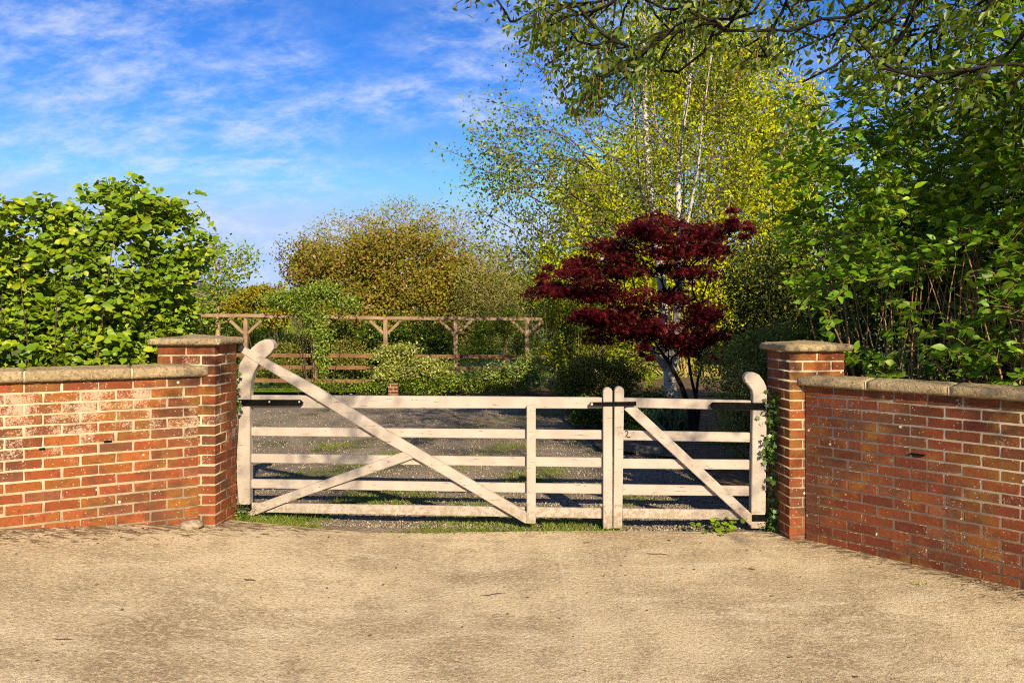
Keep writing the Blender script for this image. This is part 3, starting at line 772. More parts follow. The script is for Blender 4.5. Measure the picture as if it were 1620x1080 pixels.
def front_rank(P, cell=22):
    """1 for leaves that nothing of the same plant covers (nearest in their small patch of view), else 0"""
    px, py = PX(P)
    k = (np.floor(px / cell).astype(int) * 100000 + np.floor(py / cell).astype(int))
    o = np.lexsort((P[:, 1], k)); first = np.ones(len(P), bool)
    ks = k[o]; first[1:] = ks[1:] != ks[:-1]
    out = np.zeros(len(P)); out[o[first]] = 1
    return out

def grow(trunks, tips, rng, r_base, r_tip=0.003, exp=0.55, seg=0.18, ang_pen=0.6, wob=0.015, upb=0.0, br_cap=1.0, bf=0.5):
    pos, par, dirs, chains = [], [], [], []
    for T in trunks:
        T = np.asarray(T, float); c = []
        for i, p in enumerate(T):
            par.append(-1 if i == 0 else len(pos) - 1)
            dirs.append(nrm(T[min(i + 1, len(T) - 1)] - T[max(i - 1, 0)]))
            c.append(len(pos)); pos.append(p)
        chains.append(c)
    ntr = len(chains)
    cap = len(pos) + int(len(tips) * 31)
    PA = np.zeros((cap, 3)); DA = np.zeros((cap, 3)); PL = np.zeros(cap); n = len(pos)
    for i in range(n): PL[i] = 0 if par[i] < 0 else PL[par[i]] + np.linalg.norm(pos[i] - pos[par[i]]) * 0.6
    PA[:n] = pos; DA[:n] = dirs
    tips = np.asarray(tips)
    dd = np.min(np.linalg.norm(tips[:, None, :] - PA[None, :n:2, :], axis=2), axis=1)
    for t in tips[np.argsort(dd)]:
        df = t - PA[:n]; ds = np.linalg.norm(df, axis=1) + 1e-6
        ca = (df * DA[:n]).sum(1) / ds
        j = int(np.argmin(ds * (1 + ang_pen * (1 - ca)) + bf * (ds + PL[:n])))
        L = ds[j]; m = max(2, min(30, int(L / seg)))
        p0 = PA[j]; p1 = p0 + DA[j] * L * 0.38 + np.array((0, 0, upb * L)); s = np.linspace(0, 1, m + 1)[1:, None]
        path = (1 - s) ** 2 * p0 + 2 * s * (1 - s) * p1 + s * s * t
        path[:-1] += rng.normal(0, wob * min(L, 1.0), (m, 3))[:-1]
        if n + m >= cap: break
        c = [j]
        prev = p0
        for q in path:
            PA[n] = q; DA[n] = nrm(q - prev); PL[n] = PL[c[-1]] + np.linalg.norm(q - prev); par.append(c[-1]); c.append(n); prev = q; n += 1
        chains.append(c)
    cnt = np.zeros(n); par = np.array(par)
    for c in chains: cnt[c[-1]] += 1
    for i in range(n - 1, -1, -1):
        if par[i] >= 0: cnt[par[i]] += cnt[i]
    cm = max(cnt.max(), 2)
    rad = r_tip + (r_base - r_tip) * ((cnt - 1).clip(0) / (cm - 1)) ** exp
    PA, DA = PA[:n], DA[:n]
    tr = [(PA[c], rad[c] * np.linspace(1, 0.28, len(c))) for c in chains[:ntr]]
    br = []
    for c in chains[ntr:]:
        rr = np.minimum(rad[c], br_cap) * np.linspace(1, 0.8, len(c)); rr[0] = min(rr[0], rr[1] * 1.15)
        br.append((PA[c], rr))
    return PA, DA, cnt, tr, br
def in_blobs(rng, n, blobs, shell=0.35):
    """points inside a union of ellipsoids (centre, radii), denser towards the surface"""
    vol = np.array([np.prod(b[1]) for b in blobs]) ** 0.8; pick = rng.choice(len(blobs), n, p=vol / vol.sum())
    u = nrm(rng.normal(size=(n, 3))); r = rng.random(n) ** shell
    C = np.array([b[0] for b in blobs])[pick]; A = np.array([b[1] for b in blobs])[pick]
    return C + u * r[:, None] * A
def twig_leaves(rng, PA, DA, cnt, per, maxcnt, size, spread, droop=0.25, up=0.8, jit=0.3):
    idx = np.where(cnt <= maxcnt)[0]
    idx = np.repeat(idx, per); n = len(idx)
    D = nrm(DA[idx] * 0.5 + rng.normal(size=(n, 3)) * 0.75 + np.array((0, 0, -droop)))
    P = PA[idx] + rng.normal(size=(n, 3)) * spread
    N = nrm(rng.normal(size=(n, 3)) * 0.7 + np.array((0, 0, up)))
    return P, D, N, size * rng.uniform(1 - jit, 1 + jit, n)
def tree(name, label, cat, base, trunks, tips, seed, r_base, leafmat, size, per, spread, bark, kind='diamond', maxcnt=2, sides=5, group=None, seg=0.18, r_tip=0.003,
         ang_pen=0.6, droop=0.25, up=0.8, single=0, upb=0.0, exp=0.55, keep=None, wob=0.015, br_cap=1.0, brmat=None, bf=0.5, trad=None):
    rng = np.random.default_rng(seed)
    t = thing(name, label, cat, tuple(base), group=group)
    PA, DA, cnt, tr, br = grow(trunks, tips, rng, r_base, r_tip, exp, seg, ang_pen, wob, upb, br_cap, bf)
    for q_, c in enumerate(tr):
        if trad: c = (c[0], np.linspace(1, 0, len(c[0])) ** 0.8 * (trad[q_][0] - trad[q_][1]) + trad[q_][1])
        V, Q = tubes([c], 9); world_child('trunk', V, Q, bark, t, smooth=True)
    V, Q = tubes(br, sides)
    if len(V): world_child('branches', V, Q, brmat or bark, t, 'stuff', smooth=True)
    P, D, N, s = twig_leaves(rng, PA, DA, cnt, per, maxcnt, size, spread, droop, up)
    if keep is not None:
        k = keep(P); P, D, N, s = P[k], D[k], N[k], s[k]
    add_leaves('crown', t, P, D, N, s, kind, leafmat, single)
    return t, PA, DA, cnt
def bush(name, label, base, blobs, n, leafmat, size, seed, kind='diamond', cat='shrub', stems=7, stem_mat=None, shell=0.28, group=None, mats=None, up=0.55, cluster=6, csp=0.09, stem_r=0.008, keep=None, face=0.0):
    rng = np.random.default_rng(seed)
    t = thing(name, label, cat, tuple(base), group=group)
    # every blob is broken up into lumps, so that the outline and the light on it are uneven
    lumps = []
    for c, a in blobs:
        k = max(6, int(10 * (np.prod(a) / 0.3) ** 0.5)); k = min(k, 46)
        u = nrm(rng.normal(size=(k, 3))); rr = rng.uniform(0.45, 0.95, k)[:, None]
        cc = np.array(c) + u * rr * np.array(a); ss = rng.uniform(0.22, 0.45, k)[:, None] * np.array(a)
        lumps += [(cc[i], ss[i]) for i in range(k)]
        lumps.append((np.array(c), np.array(a) * 0.75))
    C = in_blobs(rng, n // cluster, lumps, shell)
    C = C[C[:, 2] > 0.02]
    idx = np.repeat(np.arange(len(C)), cluster); m = len(idx)
    axis = nrm(rng.normal(size=(len(C), 3)) + np.array((0, -0.2, 0.7)))
    P = C[idx] + axis[idx] * rng.uniform(-0.5, 0.5, m)[:, None] * csp * 2 + rng.normal(size=(m, 3)) * csp * 0.5
    cen = np.array([b[0] for b in blobs]).mean(0)
    outw = nrm(P - cen)
    D = nrm(outw * 0.5 + rng.normal(size=(m, 3)) * 0.8 + axis[idx] * 0.3)
    N = nrm(outw * 0.6 + rng.normal(size=(m, 3)) * 0.6 + np.array((0.3 * face, -0.9 * face, up + 0.3 * face)))
    s = size * rng.uniform(0.65, 1.3, m)
    P[:, 2] = np.maximum(P[:, 2], 0.01)
    if keep is not None:
        k = keep(P); P, D, N, s, m = P[k], D[k], N[k], s[k], int(k.sum())
    mats = mats or [(leafmat, 1.0)]
    sel = rng.choice(len(mats), m, p=[q[1] for q in mats])
    for q, (mt, _) in enumerate(mats):
        w_ = sel == q
        if w_.any(): add_leaves('foliage' if q == 0 else 'blossom', t, P[w_], D[w_], N[w_], s[w_], kind, mt)
    ch = []
    for i in range(stems):
        e = C[rng.integers(len(C))]; b = np.array(base) + rng.normal(size=3) * np.array((0.08, 0.08, 0)) + np.array((e[0] - base[0], e[1] - base[1], 0)) * 0.25
        s_ = np.linspace(0, 1, 9)[:, None]
        p = (1 - s_) * b + s_ * e + np.sin(s_ * 3.14) * rng.normal(size=3) * 0.06
        p[0, 2] = -0.03
        ch.append((p, np.linspace(stem_r, stem_r * 0.35, 9)))
    V, Q = tubes(ch, 5); world_child('stems', V, Q, stem_mat or M_BARK, t, smooth=True)
    return t

# ---- hedge behind the left wall: broad light green leaves on shoots
def hedge(name, label, cat, base, ang, sg, n_shoot, dens, env, leaves_per, size, kind, mat, stems, stemmat, seed, single, twig_r=0.003, outn=0.6):
    rng = np.random.default_rng(seed)
    t = thing(name, label, cat, tuple(base))
    U = np.array((math.cos(ang), math.sin(ang), 0)) * sg; Vv = np.array((-math.sin(ang), math.cos(ang), 0)); B = np.array((base[0], base[1], 0))
    uvz = env(rng, n_shoot)
    C = B + uvz[:, 0:1] * U + uvz[:, 1:2] * Vv + uvz[:, 2:3] * np.array((0, 0, 1))
    n = len(C)
    depth = uvz[:, 3]
    ax = nrm(-Vv * 0.75 + np.array((0, 0, 0.55)) + rng.normal(size=(n, 3)) * 0.6)
    L = rng.uniform(0.10, 0.26, n)
    bend = np.array((0, 0, -0.06))
    ch = []
    for i in range(n):
        s = np.linspace(0, 1, 4)[:, None]
        p = C[i] + ax[i] * L[i] * s + bend * s * s
        ch.append((p, np.array([twig_r, twig_r * .8, twig_r * .6, twig_r * .4])))
    Vt, Q = tubes(ch, 3)
    idx = np.repeat(np.arange(n), leaves_per); m = len(idx)
    s = (np.tile(np.arange(leaves_per), n) + rng.random(m) * 0.6) / leaves_per
    P = C[idx] + ax[idx] * (L[idx] * s)[:, None] + bend * (s * s)[:, None]
    side = nrm(np.cross(ax[idx], np.array((0, 0, 1.0)))) * np.where(np.tile(np.arange(leaves_per), n) % 2 == 0, 1, -1)[:, None]
    D = nrm(side * 0.9 + ax[idx] * 0.55 + rng.normal(size=(m, 3)) * 0.35 + np.array((0, 0, -0.22)))
    P = P + D * 0.012
    N = nrm(np.array((0, 0, 0.75)) - Vv * outn + rng.normal(size=(m, 3)) * 0.55)
    sz = size * rng.uniform(0.55, 1.2, m) * (1.0 - 0.25 * (s > 0.8))
    add_leaves('foliage', t, P, D, N, sz, kind, mat, single)
    V2, Q2 = tubes(stems(rng, B, U, Vv), 6)
    world_child('stems', V2, Q2, stemmat, t, smooth=True)
    world_child('twigs', Vt, Q, stemmat, t, 'stuff', smooth=True)
    return t
def env_left(rng, n):
    out = []
    ph = rng.random(8) * 6
    while len(out) < n:
        u = rng.uniform(-0.42, 3.4); z = rng.uniform(0.9, 3.05)
        top = 2.60 + 0.06 * math.sin(u * 2.6 + 1.0) + 0.05 * math.sin(u * 7 + ph[0]) + 0.14 * math.exp(-((u - 0.55) / 0.3) ** 2) - 0.05 * u
        endz = 1 - ((z - 1.75) / 1.55) ** 2
        uend = -0.10 - 0.05 * math.sin(z * 6) + (0.34 * ((z - 2.25) / 0.5) ** 2 if z > 2.25 else 0) + (0.12 * ((1.7 - z) / 0.5) if z < 1.7 else 0)
        if u < uend or z > top: continue
        vf = 0.40 + 0.14 * math.sin(u * 3.1 + z * 2) + 0.13 * math.sin(u * 6.3 - z * 5 + ph[1]) + (0.25 * ((z - 2.3) / 0.5) ** 2 if z > 2.3 else 0) + (0.5 * (max(0, 0.25 - (u - uend)) / 0.25) ** 2)
        vf = max(vf, 0.36)
        if u < 0.5 and z < 1.75: vf = max(vf, 0.55)
        q = rng.exponential(0.20)
        v = vf + q
        if rng.random() < 0.2: v = rng.uniform(0.9, 1.6); q = 0.9
        if v > 1.9: continue
        g = math.sin(u * 9 + ph[2] + z * 4) * math.sin(z * 10 + ph[3] - u * 3)
        if g < -0.30 and rng.random() < 0.9: continue
        out.append((u, v, z, q))
    for k in range(12):                                                                   # loose shoots above the top
        u = rng.uniform(-0.1, 3.0); out.append((u, rng.uniform(0.5, 1.1), 2.60 + 0.14 * math.exp(-((u - 0.55) / 0.3) ** 2) - 0.05 * u + rng.uniform(0, 0.14), 0))
    return np.array(out)
def stems_left(rng, B, U, Vv):
    ch = []
    for i in range(70):
        u = rng.uniform(0.25, 3.2); v = rng.uniform(0.5, 1.2); s = np.linspace(0, 1, 10)[:, None]
        b = B + U * u + Vv * v; e = b + U * rng.normal(0.1, 0.2) + Vv * rng.normal(-0.1, 0.2) + np.array((0, 0, rng.uniform(1.6, 2.35)))
        p = (1 - s) * b + s * e + np.sin(s * 5 + rng.random() * 6) * rng.normal(size=3) * 0.03
        ch.append((p, np.linspace(rng.uniform(0.007, 0.016), 0.003, 10)))
    return ch
hedge('hazel_hedge', 'bright light green broad leaved hedge rising behind the left brick wall', 'hedge', LW_BASE, LW_ANG, -1, 5000, 1, env_left, 6, 0.063, 'round', L_HAZEL, stems_left, M_BARK, 21, 300, outn=0.75)

def env_right(rng, n):
    out = []
    ph = rng.random(8) * 6
    while len(out) < n:
        u = rng.uniform(-0.75, 3.4); z = rng.uniform(1.15, 4.2)
        top = 3.25 + 0.35 * u + 0.15 * math.sin(u * 5 + ph[0])
        uend = -0.42 - 0.10 * math.sin(z * 5 + 1) + (0.55 * ((z - 2.5) / 1.0) ** 2 if z > 2.5 else 0) + (0.75 * ((1.85 - z) / 0.6) if z < 1.85 else 0)
        if u < uend or z > min(top, 4.1): continue
        vf = 0.44 + 0.16 * math.sin(u * 2.7 + z * 2) + 0.14 * math.sin(u * 6 - z * 4 + ph[1])
        vf = max(vf, 0.36)
        if z < 1.95 + 0.2 * math.exp(-((u - 1.3) / 0.7) ** 2):                                                  # bare, twiggy foot with leaves only here and there
            vf = 0.40
            cl = math.sin(u * 5.1 + 0.6) * math.sin(z * 6 + u * 2)
            if rng.random() < (0.86 if u < 1.1 else 0.42) - 0.5 * max(cl, 0): continue
        q = rng.exponential(0.22)
        v = vf + q
        if rng.random() < 0.22: v = rng.uniform(1.1, 1.9); q = 0.9
        if v > 2.0: continue
        g = math.sin(u * 8 + ph[2] + z * 4) * math.sin(z * 9 + ph[3] - u * 3)
        if g < -0.25 and rng.random() < 0.9: continue
        out.append((u, v, z, q))
    for (px_, py_, k_) in ((1255, 190, 7), (1290, 175, 8), (1320, 215, 12), (1250, 235, 9), (1285, 250, 14), (1330, 180, 8), (1350, 130, 12), (1390, 150, 14), (1240, 290, 8), (1310, 290, 16), (1345, 240, 12)):
        c_ = W(px_, py_, 6.2) - np.array((RW_BASE[0], RW_BASE[1], 0))
        ca_, sa_ = math.cos(RW_ANG), math.sin(RW_ANG)
        for _ in range(k_): out.append((c_[0] * ca_ + c_[1] * sa_ + rng.normal(0, 0.07), -c_[0] * sa_ + c_[1] * ca_ + rng.normal(0, 0.12), c_[2] + rng.normal(0, 0.08), 0))
    return np.array(out)
def stems_right(rng, B, U, Vv):
    ch = []
    for i in range(210):
        u = rng.uniform(0.0, 3.2); v = rng.uniform(0.50, 1.3); s = np.linspace(0, 1, 12)[:, None]
        b = B + U * u + Vv * v + np.array((0, 0, 0)); e = b + U * rng.normal(0.0, 0.55) + Vv * rng.normal(0.1, 0.15) + np.array((0, 0, rng.uniform(1.7, 2.5)))
        p = (1 - s) * b + s * e + np.sin(s * 5 + rng.random() * 6) * rng.normal(size=3) * 0.045 + rng.normal(0, 0.006, (12, 3))
        ch.append((p, np.linspace(rng.uniform(0.007, 0.017), 0.003, 12)))
        if rng.random() < 0.8:
            k = rng.integers(4, 9); d = nrm(U * rng.normal() + Vv * rng.normal(-0.4, 0.5) + np.array((0, 0, rng.uniform(-0.1, 0.7))))
            l = rng.uniform(0.15, 0.5); ch.append((p[k] + d * l * np.linspace(0, 1, 4)[:, None] + rng.normal(0, 0.008, (4, 3)) * np.array([[0], [1], [1], [1]]), np.linspace(0.004, 0.0015, 4)))
    return ch
hedge('dogwood_hedge', 'tall dark green twiggy hedge leaning over the right brick wall', 'hedge', RW_BASE, RW_ANG, 1, 4300, 1, env_right, 5, 0.088, 'ovate', L_DOG, stems_right, M_STEM, 22, 300, outn=0.5)

# ---- large tree on the right whose boughs hang into the top of the view
rng = np.random.default_rng(31)
bx_ = [(600, -40), (705, 6), (720, 18), (800, 45), (860, 110), (900, 190), (960, 175), (1020, 150), (1100, 125), (1180, 115), (1260, 100), (1310, 120), (1360, 170), (1420, 200), (1500, 210), (1620, 250), (1800, 300)]
def over_ok(P):
    px, py = PX(P); lim = np.interp(px, [b[0] for b in bx_], [b[1] for b in bx_])
    inside = (P[:, 1] > 1.0) & (px > -60) & (px < 1680) & (py > -10)
    return ~inside | (py < lim)
tips = np.stack([rng.uniform(-0.9, 7.5, 9000), rng.uniform(0.5, 8.6, 9000), rng.uniform(3.2, 8.5, 9000)], -1)
c0 = np.array((4.6, 3.6, 6.0)); q = (((tips - c0) / np.array((5.4, 5.0, 2.9))) ** 2).sum(1)
low = tips[:, 2] < 3.6 + 0.12 * np.abs(tips[:, 0] - 4)
px, py = PX(tips)
vis = (px > -50) & (px < 1670) & (py > -60)
ok = (q < 1) & over_ok(tips) & ~low
a = tips[ok & vis][:420]; b = tips[ok & ~vis & (tips[:, 0] > 1.5)][:130]; c = tips[ok & ~vis & (tips[:, 0] <= 1.5)][:30]
n_ = 1500; qx = rng.uniform(845, 1650, n_); qy = rng.uniform(-60, 250, n_); qd = rng.uniform(4.8, 7.6, n_)
lim_ = np.interp(qx, [b_[0] for b_ in bx_], [b_[1] for b_ in bx_]); gap = (qx > 1235) & (qx < 1330) & (rng.random(n_) < 0.75)
kk = (qy < lim_ - 8) & ~gap & (rng.random(n_) < 0.5 + 0.5 * np.sin(qx * 0.03) * np.sin(qy * 0.05))
vt = np.stack([(qx - CX) / F * qd, qd, CAMZ - (qy - HY) / F * qd], -1)[kk][:420]
# boughs above and beside the camera, which throw the dappled shade on the right half of the gates
sh = np.stack([rng.uniform(2.6, 6.2, 200), rng.uniform(-1.8, 1.6, 200), rng.uniform(3.9, 6.8, 200)], -1)
sh = sh[over_ok(sh)][:75]
sl_ = np.stack([rng.uniform(-0.9, 1.3, 30), rng.uniform(-1.2, 0.3, 30), rng.uniform(4.2, 5.1, 30)], -1)
c = np.concatenate([c, vt, sh, sl_])
# one bough runs out to the left along the top edge
ex = np.array([W(px_, py_, d_) for px_, py_, d_ in ((722, 6, 6.6), (760, -12, 6.6), (800, 20, 6.5), (838, 18, 6.4), (846, 40, 6.4), (815, 34, 6.6), (880, 60, 6.3), (900, 120, 6.2), (925, 150, 6.1), (950, 120, 6.0), (905, 160, 6.3), (880, 20, 6.2), (940, 60, 6.2), (985, 140, 6.0), (1010, 100, 5.8),
     (1245, 60, 5.6), (1270, 130, 5.5), (1230, 110, 5.6), (1340, 90, 5.4), (1370, 150, 5.3), (1300, 30, 5.4))])
trk = np.array([(6.0, 2.9, -0.1), (5.95, 2.95, 1.2), (5.8, 3.0, 2.5), (5.6, 3.1, 3.6), (5.3, 3.2, 4.6), (5.0, 3.3, 5.6), (4.8, 3.4, 6.8), (4.7, 3.5, 7.8)])
over, PA, DA, cnt = tree('overhanging_tree', 'dark leaved tree with long boughs and hanging catkins reaching in from the upper right', 'tree', trk[0], [trk], np.concatenate([a, b, c, ex]), 33, 0.24, L_OVER, 0.064, 11, 0.085,
    M_DARKBARK, kind='oval', maxcnt=3, seg=0.15, wob=0.03, r_tip=0.0035, droop=0.5, up=0.7, single=300, keep=over_ok, ang_pen=0.8, br_cap=0.012)
tp = PA[cnt <= 1]; px, py = PX(tp)
tp = tp[(px > 700) & (px < 1330) & (py > -20) & (py < 200)]
rng = np.random.default_rng(34); tp = tp[rng.choice(len(tp), min(330, len(tp)), replace=False)]
ch = []
for p in tp:
    L = rng.uniform(0.05, 0.13); s = np.linspace(0, 1, 5)[:, None]
    q = p + np.array((0, 0, -1)) * L * s + rng.normal(0, 0.004, (5, 3)) * s
    ch.append((q, np.array([.002, .0045, .005, .0045, .002])))
V, Q = tubes(ch, 4); world_child('catkins', V, Q, simple('brown_catkin', (0.22, 0.10, 0.04), (0.12, 0.07, 0.03), 60), over, 'stuff', True)

# ---- silver birch
rng = np.random.default_rng(41)
BD_ = 13.4
def bp(px, py, dd=0): return W(px, py, BD_ + dd)
main = np.array([bp(1063, 668), bp(1061, 620), bp(1057, 570), bp(1052, 520, .1), bp(1046, 440, .15), bp(1038, 370, .2), bp(1028, 300, .25), bp(1022, 220, .3), bp(1020, 130, .3), bp(1018, 20, .3), bp(1015, -90, .3)])
second = np.array([bp(1063, 600), bp(1068, 540, -.05), bp(1074, 450, -.1), bp(1076, 380, -.1), bp(1072, 300, -.1), bp(1078, 220, 0), bp(1092, 120, 0), bp(1100, 10, 0), bp(1105, -70, 0)])
third = np.array([bp(1053, 583, -.02), bp(1030, 552, -.2), bp(1004, 525, -.35), bp(980, 495, -.45), bp(962, 462, -.5)])
blobs = [(bp(1010, 60), (2.3, 1.6, 1.7)), (bp(900, 270), (1.9, 1.5, 1.5)), (bp(1140, 200), (1.6, 1.5, 2.0)), (bp(1010, 290), (1.8, 1.5, 1.3)), (bp(830, 300), (1.1, 1.2, 1.5)), (bp(840, 400), (0.9, 1.0, 0.7)), (bp(790, 230), (0.8, 1, 1.1))]
fourth = np.array([bp(1049, 470, .13), bp(1036, 400, .3), bp(1012, 300, .5), bp(1004, 200, .6), bp(1000, 90, .6), bp(996, -30, .6)])
fifth = np.array([bp(1075, 430, -.1), bp(1086, 360, -.3), bp(1104, 270, -.5), bp(1112, 180, -.6), bp(1130, 60, -.6)])
tips = in_blobs(rng, 1500, blobs, 0.5)
extra = np.array([bp(*p) for p in ((700, 240), (688, 262), (720, 300), (694, 330), (745, 215), (758, 130), (790, 120), (770, 180), (805, 95), (730, 350), (760, 330), (740, 270), (830, 110), (712, 385), (770, 400), (800, 300), (790, 240), (820, 200), (840, 160), (760, 375), (850, 330), (815, 380), (790, 420), (860, 410), (890, 390), (735, 240), (780, 290), (748, 305), (812, 260), (845, 235))]) + rng.normal(0, 0.25, (30, 3)) * np.array((0.3, 1, 0.3))
birch, *_ = tree('birch_tree', 'tall silver birch with white trunks and small olive leaves behind the red maple', 'tree', main[0] * np.array((1, 1, 0)), [main, second, third, fourth, fifth], np.concatenate([tips, extra]), 42, 0.10, L_BIRCH, 0.064, 7, 0.11, M_BIRCH, br_cap=0.016, brmat=M_TWIG,
    maxcnt=5, r_tip=0.0025, seg=0.16, droop=0.4, up=0.3, exp=0.62, sides=4, trad=[(0.115, 0.012), (0.075, 0.014), (0.06, 0.02), (0.036, 0.010), (0.032, 0.009)], bf=0.9, ang_pen=0.9, wob=0.008)

# ---- golden tree behind
def blob_tree(name, label, base, trunk_top, blobs, ntips, seed, r_base, mat, size, per, spread, bark, shell=0.4, **k):
    rng = np.random.default_rng(seed)
    b = np.array(base, float); t = np.array(trunk_top, float); s = np.linspace(0, 1, 9)[:, None]
    trk = b + (t - b) * s + rng.normal(0, 0.05, (9, 3)) * s
    trk[0, 2] = -0.1
    return tree(name, label, 'tree', (b[0], b[1], 0), [trk], in_blobs(rng, ntips, blobs, shell), seed + 1, r_base, mat, size, per, spread, bark, **k)
YD = 23
def yb(px, py, rx, ry): k = YD / F; return (W(px, py, YD), (rx * k, 1.9, ry * k))
bush('golden_tree', 'large bright yellow green tree in full sun behind the birch', (W(1100, 590, YD)[0], YD, 0),
    [yb(1000, 330, 110, 130), yb(1140, 250, 130, 150), yb(1215, 330, 85, 170), yb(1060, 470, 140, 100), yb(1200, 470, 100, 110), yb(1080, 110, 130, 90), yb(940, 470, 75, 95), yb(1180, 140, 90, 80), yb(920, 330, 65, 80), yb(890, 430, 50, 80), yb(1250, 230, 60, 120)],
    108000, L_GOLD, 0.110, 51, cat='tree', stems=60, stem_mat=M_PALE, cluster=8, csp=0.16, shell=0.4, stem_r=0.05, up=0.3, face=0.8)

# ---- red japanese maple, tiers of leaves
rng = np.random.default_rng(61)
MD = 11.6
def mp_(px, py, dd=0): return W(px, py, MD + dd)
base = mp_(1097, 690)
mt = thing('maple_tree', 'small dark red japanese maple in front of the birch', 'tree', (base[0], base[1], 0))
st1 = np.array([mp_(1095, 690), mp_(1092, 650), mp_(1078, 610), mp_(1062, 580, -.1), mp_(1042, 550, -.15), mp_(1022, 520, -.2)])
st2 = np.array([mp_(1098, 690, .05), mp_(1100, 640, .05), mp_(1104, 600, .1), mp_(1116, 560, .1), mp_(1122, 520, .15)])
st3 = np.array([mp_(1100, 690, .1), mp_(1106, 650, .1), mp_(1094, 600, .2), mp_(1086, 540, .25), mp_(1080, 480, .3)])
tiers = [((1050, 352), 70, 10), ((1010, 372), 60, 9), ((1110, 372), 55, 12), ((960, 398), 75, 13), ((1060, 396), 80, 14), ((1130, 392), 42, 10), ((905, 425), 60, 11), ((985, 430), 85, 13), ((1075, 430), 60, 13), ((900, 455), 48, 10), ((960, 462), 70, 12), ((1040, 470), 60, 12),
         ((925, 500), 50, 9), ((990, 498), 75, 11), ((1060, 505), 70, 13), ((1115, 500), 45, 12), ((940, 522), 50, 8), ((1005, 530), 40, 9), ((1080, 540), 55, 11), ((1120, 535), 40, 12), ((1095, 560), 22, 8), ((1125, 562), 24, 9), ((1020, 555), 14, 6), ((1165, 352), 22, 7), ((1185, 362), 16, 6), ((870, 440), 22, 8)]
tiers = [((c[0] + rng.normal(0, rw * 0.36), c[1] + rng.normal(0, 8)), rw * rng.uniform(0.42, 0.75), rh * rng.uniform(0.7, 1.3)) for c, rw, rh in tiers for _ in range(5)]
P_, tip_ = [], []
for (c, rw, rh) in tiers:
    n = int(rw * 6.8); cc = mp_(*c, rng.uniform(-0.7, 0.7)); k = MD / F
    q = nrm(rng.normal(size=(n, 3))) * (rng.random(n) ** 0.45)[:, None] * np.array((rw * k, rw * k * 0.9, rh * k * 0.95))
    q[:, 2] -= 0.25 * (q[:, 0] / (rw * k)) ** 2 * rh * k * 2 + 0.12 * np.sin(q[:, 0] * 9 + c[0]) * rh * k
    P_.append(cc + q); tip_.append(cc + q[::max(1, n // 4)])
P_ = np.concatenate(P_); n = len(P_)
PA, DA, cnt, tr, br = grow([st1, st2, st3], np.concatenate(tip_), rng, 0.05, 0.003, 0.6, 0.12, 0.5, 0.03)
for c in tr: V, Q = tubes([c], 8); world_child('trunk', V, Q, M_DARKBARK, mt, smooth=True)
V, Q = tubes(br, 5); world_child('branches', V, Q, M_DARKBARK, mt, smooth=True)
D = nrm(rng.normal(size=(n, 3)) * np.array((1, 1, 0.3)) + np.array((0, -0.3, -0.55))); N = nrm(rng.normal(size=(n, 3)) * 0.4 + np.array((0, -0.35, 0.9)))
add_leaves('crown', mt, P_, D, N, 0.072 * rng.uniform(0.6, 1.25, n), 'maple', L_MAPLE)

# ---- background trees and shrubs
AD = 26.0
def blob(px, py, rx, ry, d, dd=None): k = d / F; return (W(px, py, d), (rx * k, dd or rx * k * 0.8, ry * k))
bush('apple_tree', 'wide rounded bronze leaved tree with fading blossom behind the pergola', (W(625, 600, AD)[0], AD, 0),
     [blob(545, 445, 100, 75, AD), blob(640, 430, 110, 82, AD), blob(715, 455, 85, 70, AD), blob(600, 500, 150, 50, AD), blob(490, 430, 45, 55, AD), blob(700, 520, 90, 50, AD)],
     80000, L_APPLE, 0.105, 71, cat='tree', stems=26, mats=[(L_APPLE, 0.30), (L_APPLEG, 0.68), (L_PETAL, 0.02)], cluster=10, csp=0.2, stem_r=0.05, up=0.4)
blob_tree('feathery_tree', 'pale feathery green tree standing taller behind the bronze tree', (W(640, 600, 33)[0], 33, 0), W(640, 360, 33),
    [blob(560, 390, 85, 55, 33), blob(640, 370, 80, 55, 33), blob(700, 380, 70, 50, 33), blob(510, 400, 40, 45, 33), blob(760, 430, 60, 55, 33)], 1900, 73, 0.16, L_WILLOW, 0.14, 4, 0.18, M_PALE, br_cap=0.03, seg=0.3, kind='lance', maxcnt=3, up=0.2, r_tip=0.008)
blob_tree('willow_tree', 'loose grey green tree between the bronze tree and the maple', (W(800, 600, 24)[0], 24, 0), W(800, 440, 24),
    [blob(790, 450, 75, 60, 24), blob(830, 500, 60, 70, 24), blob(760, 510, 60, 50, 24)], 1300, 75, 0.12, L_WILLOW, 0.11, 5, 0.15, M_PALE, br_cap=0.02, seg=0.2, kind='lance', maxcnt=3, up=0.2, r_tip=0.006)
blob_tree('small_tree', 'light green open tree rising beside the left hedge', (W(345, 600, 21)[0], 21, 0), W(345, 430, 21),
    [blob(350, 425, 48, 45, 21), blob(335, 480, 65, 35, 21), blob(392, 412, 18, 26, 21), blob(330, 395, 25, 25, 21)], 600, 77, 0.10, L_MID, 0.10, 3, 0.12, M_PALE, br_cap=0.02, seg=0.2, maxcnt=3, r_tip=0.005)
bush('yellow_shrub', 'golden yellow shrub behind the pergola beam at the left', (W(420, 600, 20)[0], 20, 0), [blob(412, 470, 42, 22, 20), blob(435, 495, 32, 28, 20), blob(380, 488, 30, 22, 20)], 9000, L_YELLOW, 0.075, 81, mats=[(L_YELLOW, 0.75), (L_MID, 0.25)], stem_r=0.02)
